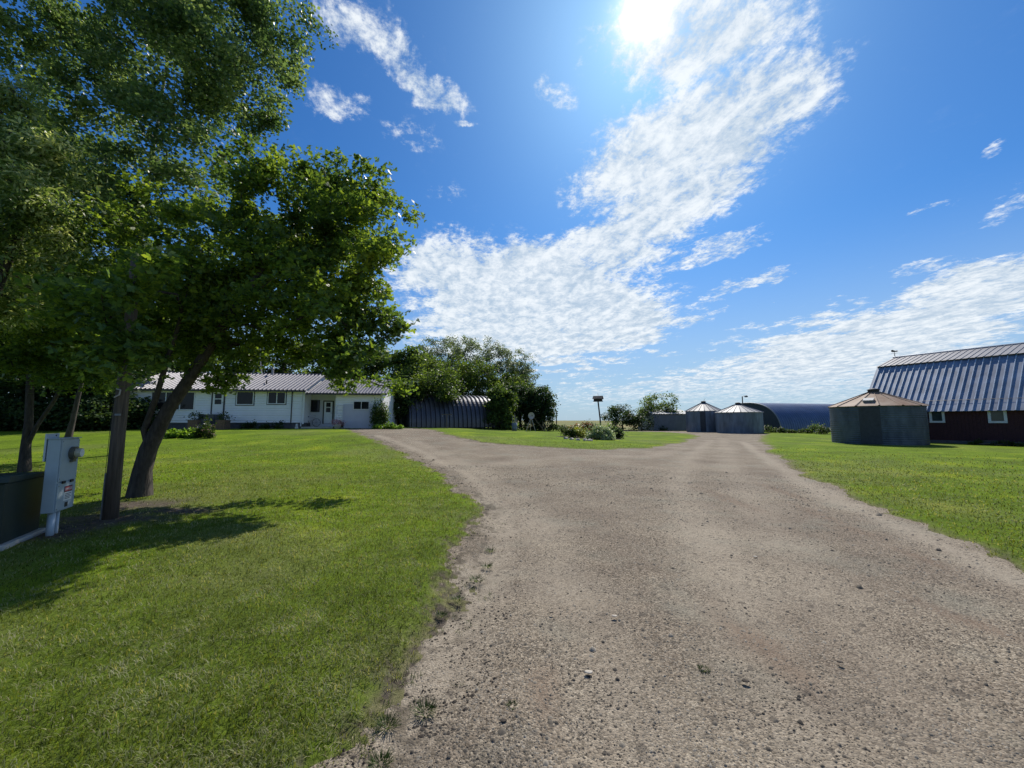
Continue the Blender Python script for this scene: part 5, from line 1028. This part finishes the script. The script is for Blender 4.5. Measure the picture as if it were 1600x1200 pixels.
# utility pole
pb = gnd(172, 812); o = thing('utility_pole', (pb.x, pb.y, 0), 'weathered round wooden utility pole left of the leaning maple trunk', 'utility pole')
MB().tube([(0, 0, -.2), (0, 0, 1.5), (.02, 0, 2.6), (.03, 0, 4.4)], [.10, .090, .083, .072], 18).build('pole', M['pole'], o, smooth=True)
MB().tube([(-.083, -.068, -.05), (-.079, -.066, .75)], .011, 6).build('ground_wire_guard', M['edging'], o)
MB().tube([(-.078, -.07, .75), (-.06, -.06, 3.5)], .005, 4).build('ground_wire', M['black'], o)
MB().box(.02, .10, -.11, -.085, 1.68, 1.71).build('nail_tag', M['shed_roof'], o)
MB().tube([(-.02, -.10, 1.98), (.05, -.095, 2.02), (.06, -.09, 2.1), (0, -.095, 2.12)], .012, 5).build('hook', M['dish'], o)

# ------------------------------------------------------------------ individual stones and weeds on the drive
for i, (px, py, s, mm, lb) in enumerate([(920, 1051, .030, 'stone', 'flat pale stone in the middle foreground of the drive'), (960, 963, .026, 'stone', 'small pale stone further up the drive from the flat one'), (1180, 870, .03, 'stone', 'small pale stone in the centre of the drive'), (786, 1127, .022, 'clod', 'small black clod near the bottom of the drive'), (862, 958, .02, 'clod', 'small dark clod left of the pale stones'), (1165, 1065, .026, 'clod', 'dark twiggy clod right of the flat pale stone'), (1312, 1035, .022, 'clod', 'dark clod in the right foreground')]):
    p = gnd(px, py); r_ = np.random.default_rng(300 + i); m = MB().lathe([(0, -.3), (.8, -.25), (1, 0), (.75, .28), (0, .36)], 9)
    m.v = [tuple(np.array(v) * np.array([1.5, 1, .5]) * s * .62 * (1 + r_.normal(0, .12, 3))) for v in m.v]; o = m.build('stone' if mm == 'stone' else 'clod', M[mm], smooth=True); o.location = (p.x, p.y, p.z + .005); tag(o, lb, 'stone' if mm == 'stone' else 'clod')
WT = [(766, 860, .10, 'green tuft on the gravel nearest the lawn corner'), (762, 885, .10, 'brownish tuft below the green one at the lawn edge'), (716, 935, .10, 'dark tuft where the lawn edge bends inward'), (664, 1110, .09, 'spiky tuft on the dirt in the lower foreground'), (605, 1130, .09, 'tuft hugging the grass edge near the bottom'), (595, 1190, .08, 'lowest tuft at the bottom of the photo'), (800, 1102, .045, 'tiny reddish sprig on the open gravel'), (1100, 1045, .05, 'small green sprig left of centre lane'), (745, 905, .12, 'wide flat weed patch beside the lawn edge'), (690, 960, .07, 'small tuft between lawn and pale dirt')]
for i, (px, py, s, lb) in enumerate(WT):
    p = gnd(px, py); r_ = np.random.default_rng(320 + i); n = 120; s *= .62; th = r_.uniform(0, 6.283, n); ln = r_.uniform(.3, 1, n) * s; V = []; F = []
    for j in range(n):
        d = Vector((math.cos(th[j]), math.sin(th[j]), r_.uniform(.25, 1.4))).normalized(); b = Vector((math.cos(th[j]), math.sin(th[j]), 0)) * s * .9 * r_.random() ** .5; sdv = Vector((-math.sin(th[j]), math.cos(th[j]), 0)) * .0022
        k = len(V); V += [tuple(b - sdv), tuple(b + sdv), tuple(b + d * ln[j] + sdv * .3), tuple(b + d * ln[j] - sdv * .3)]; F.append((k, k + 1, k + 2, k + 3))
    o = mesh_np('weed_tuft', V, F, M['weed']); o.location = (p.x, p.y, p.z - .01); tag(o, lb, 'weed', 'weed tufts on the drive edge')
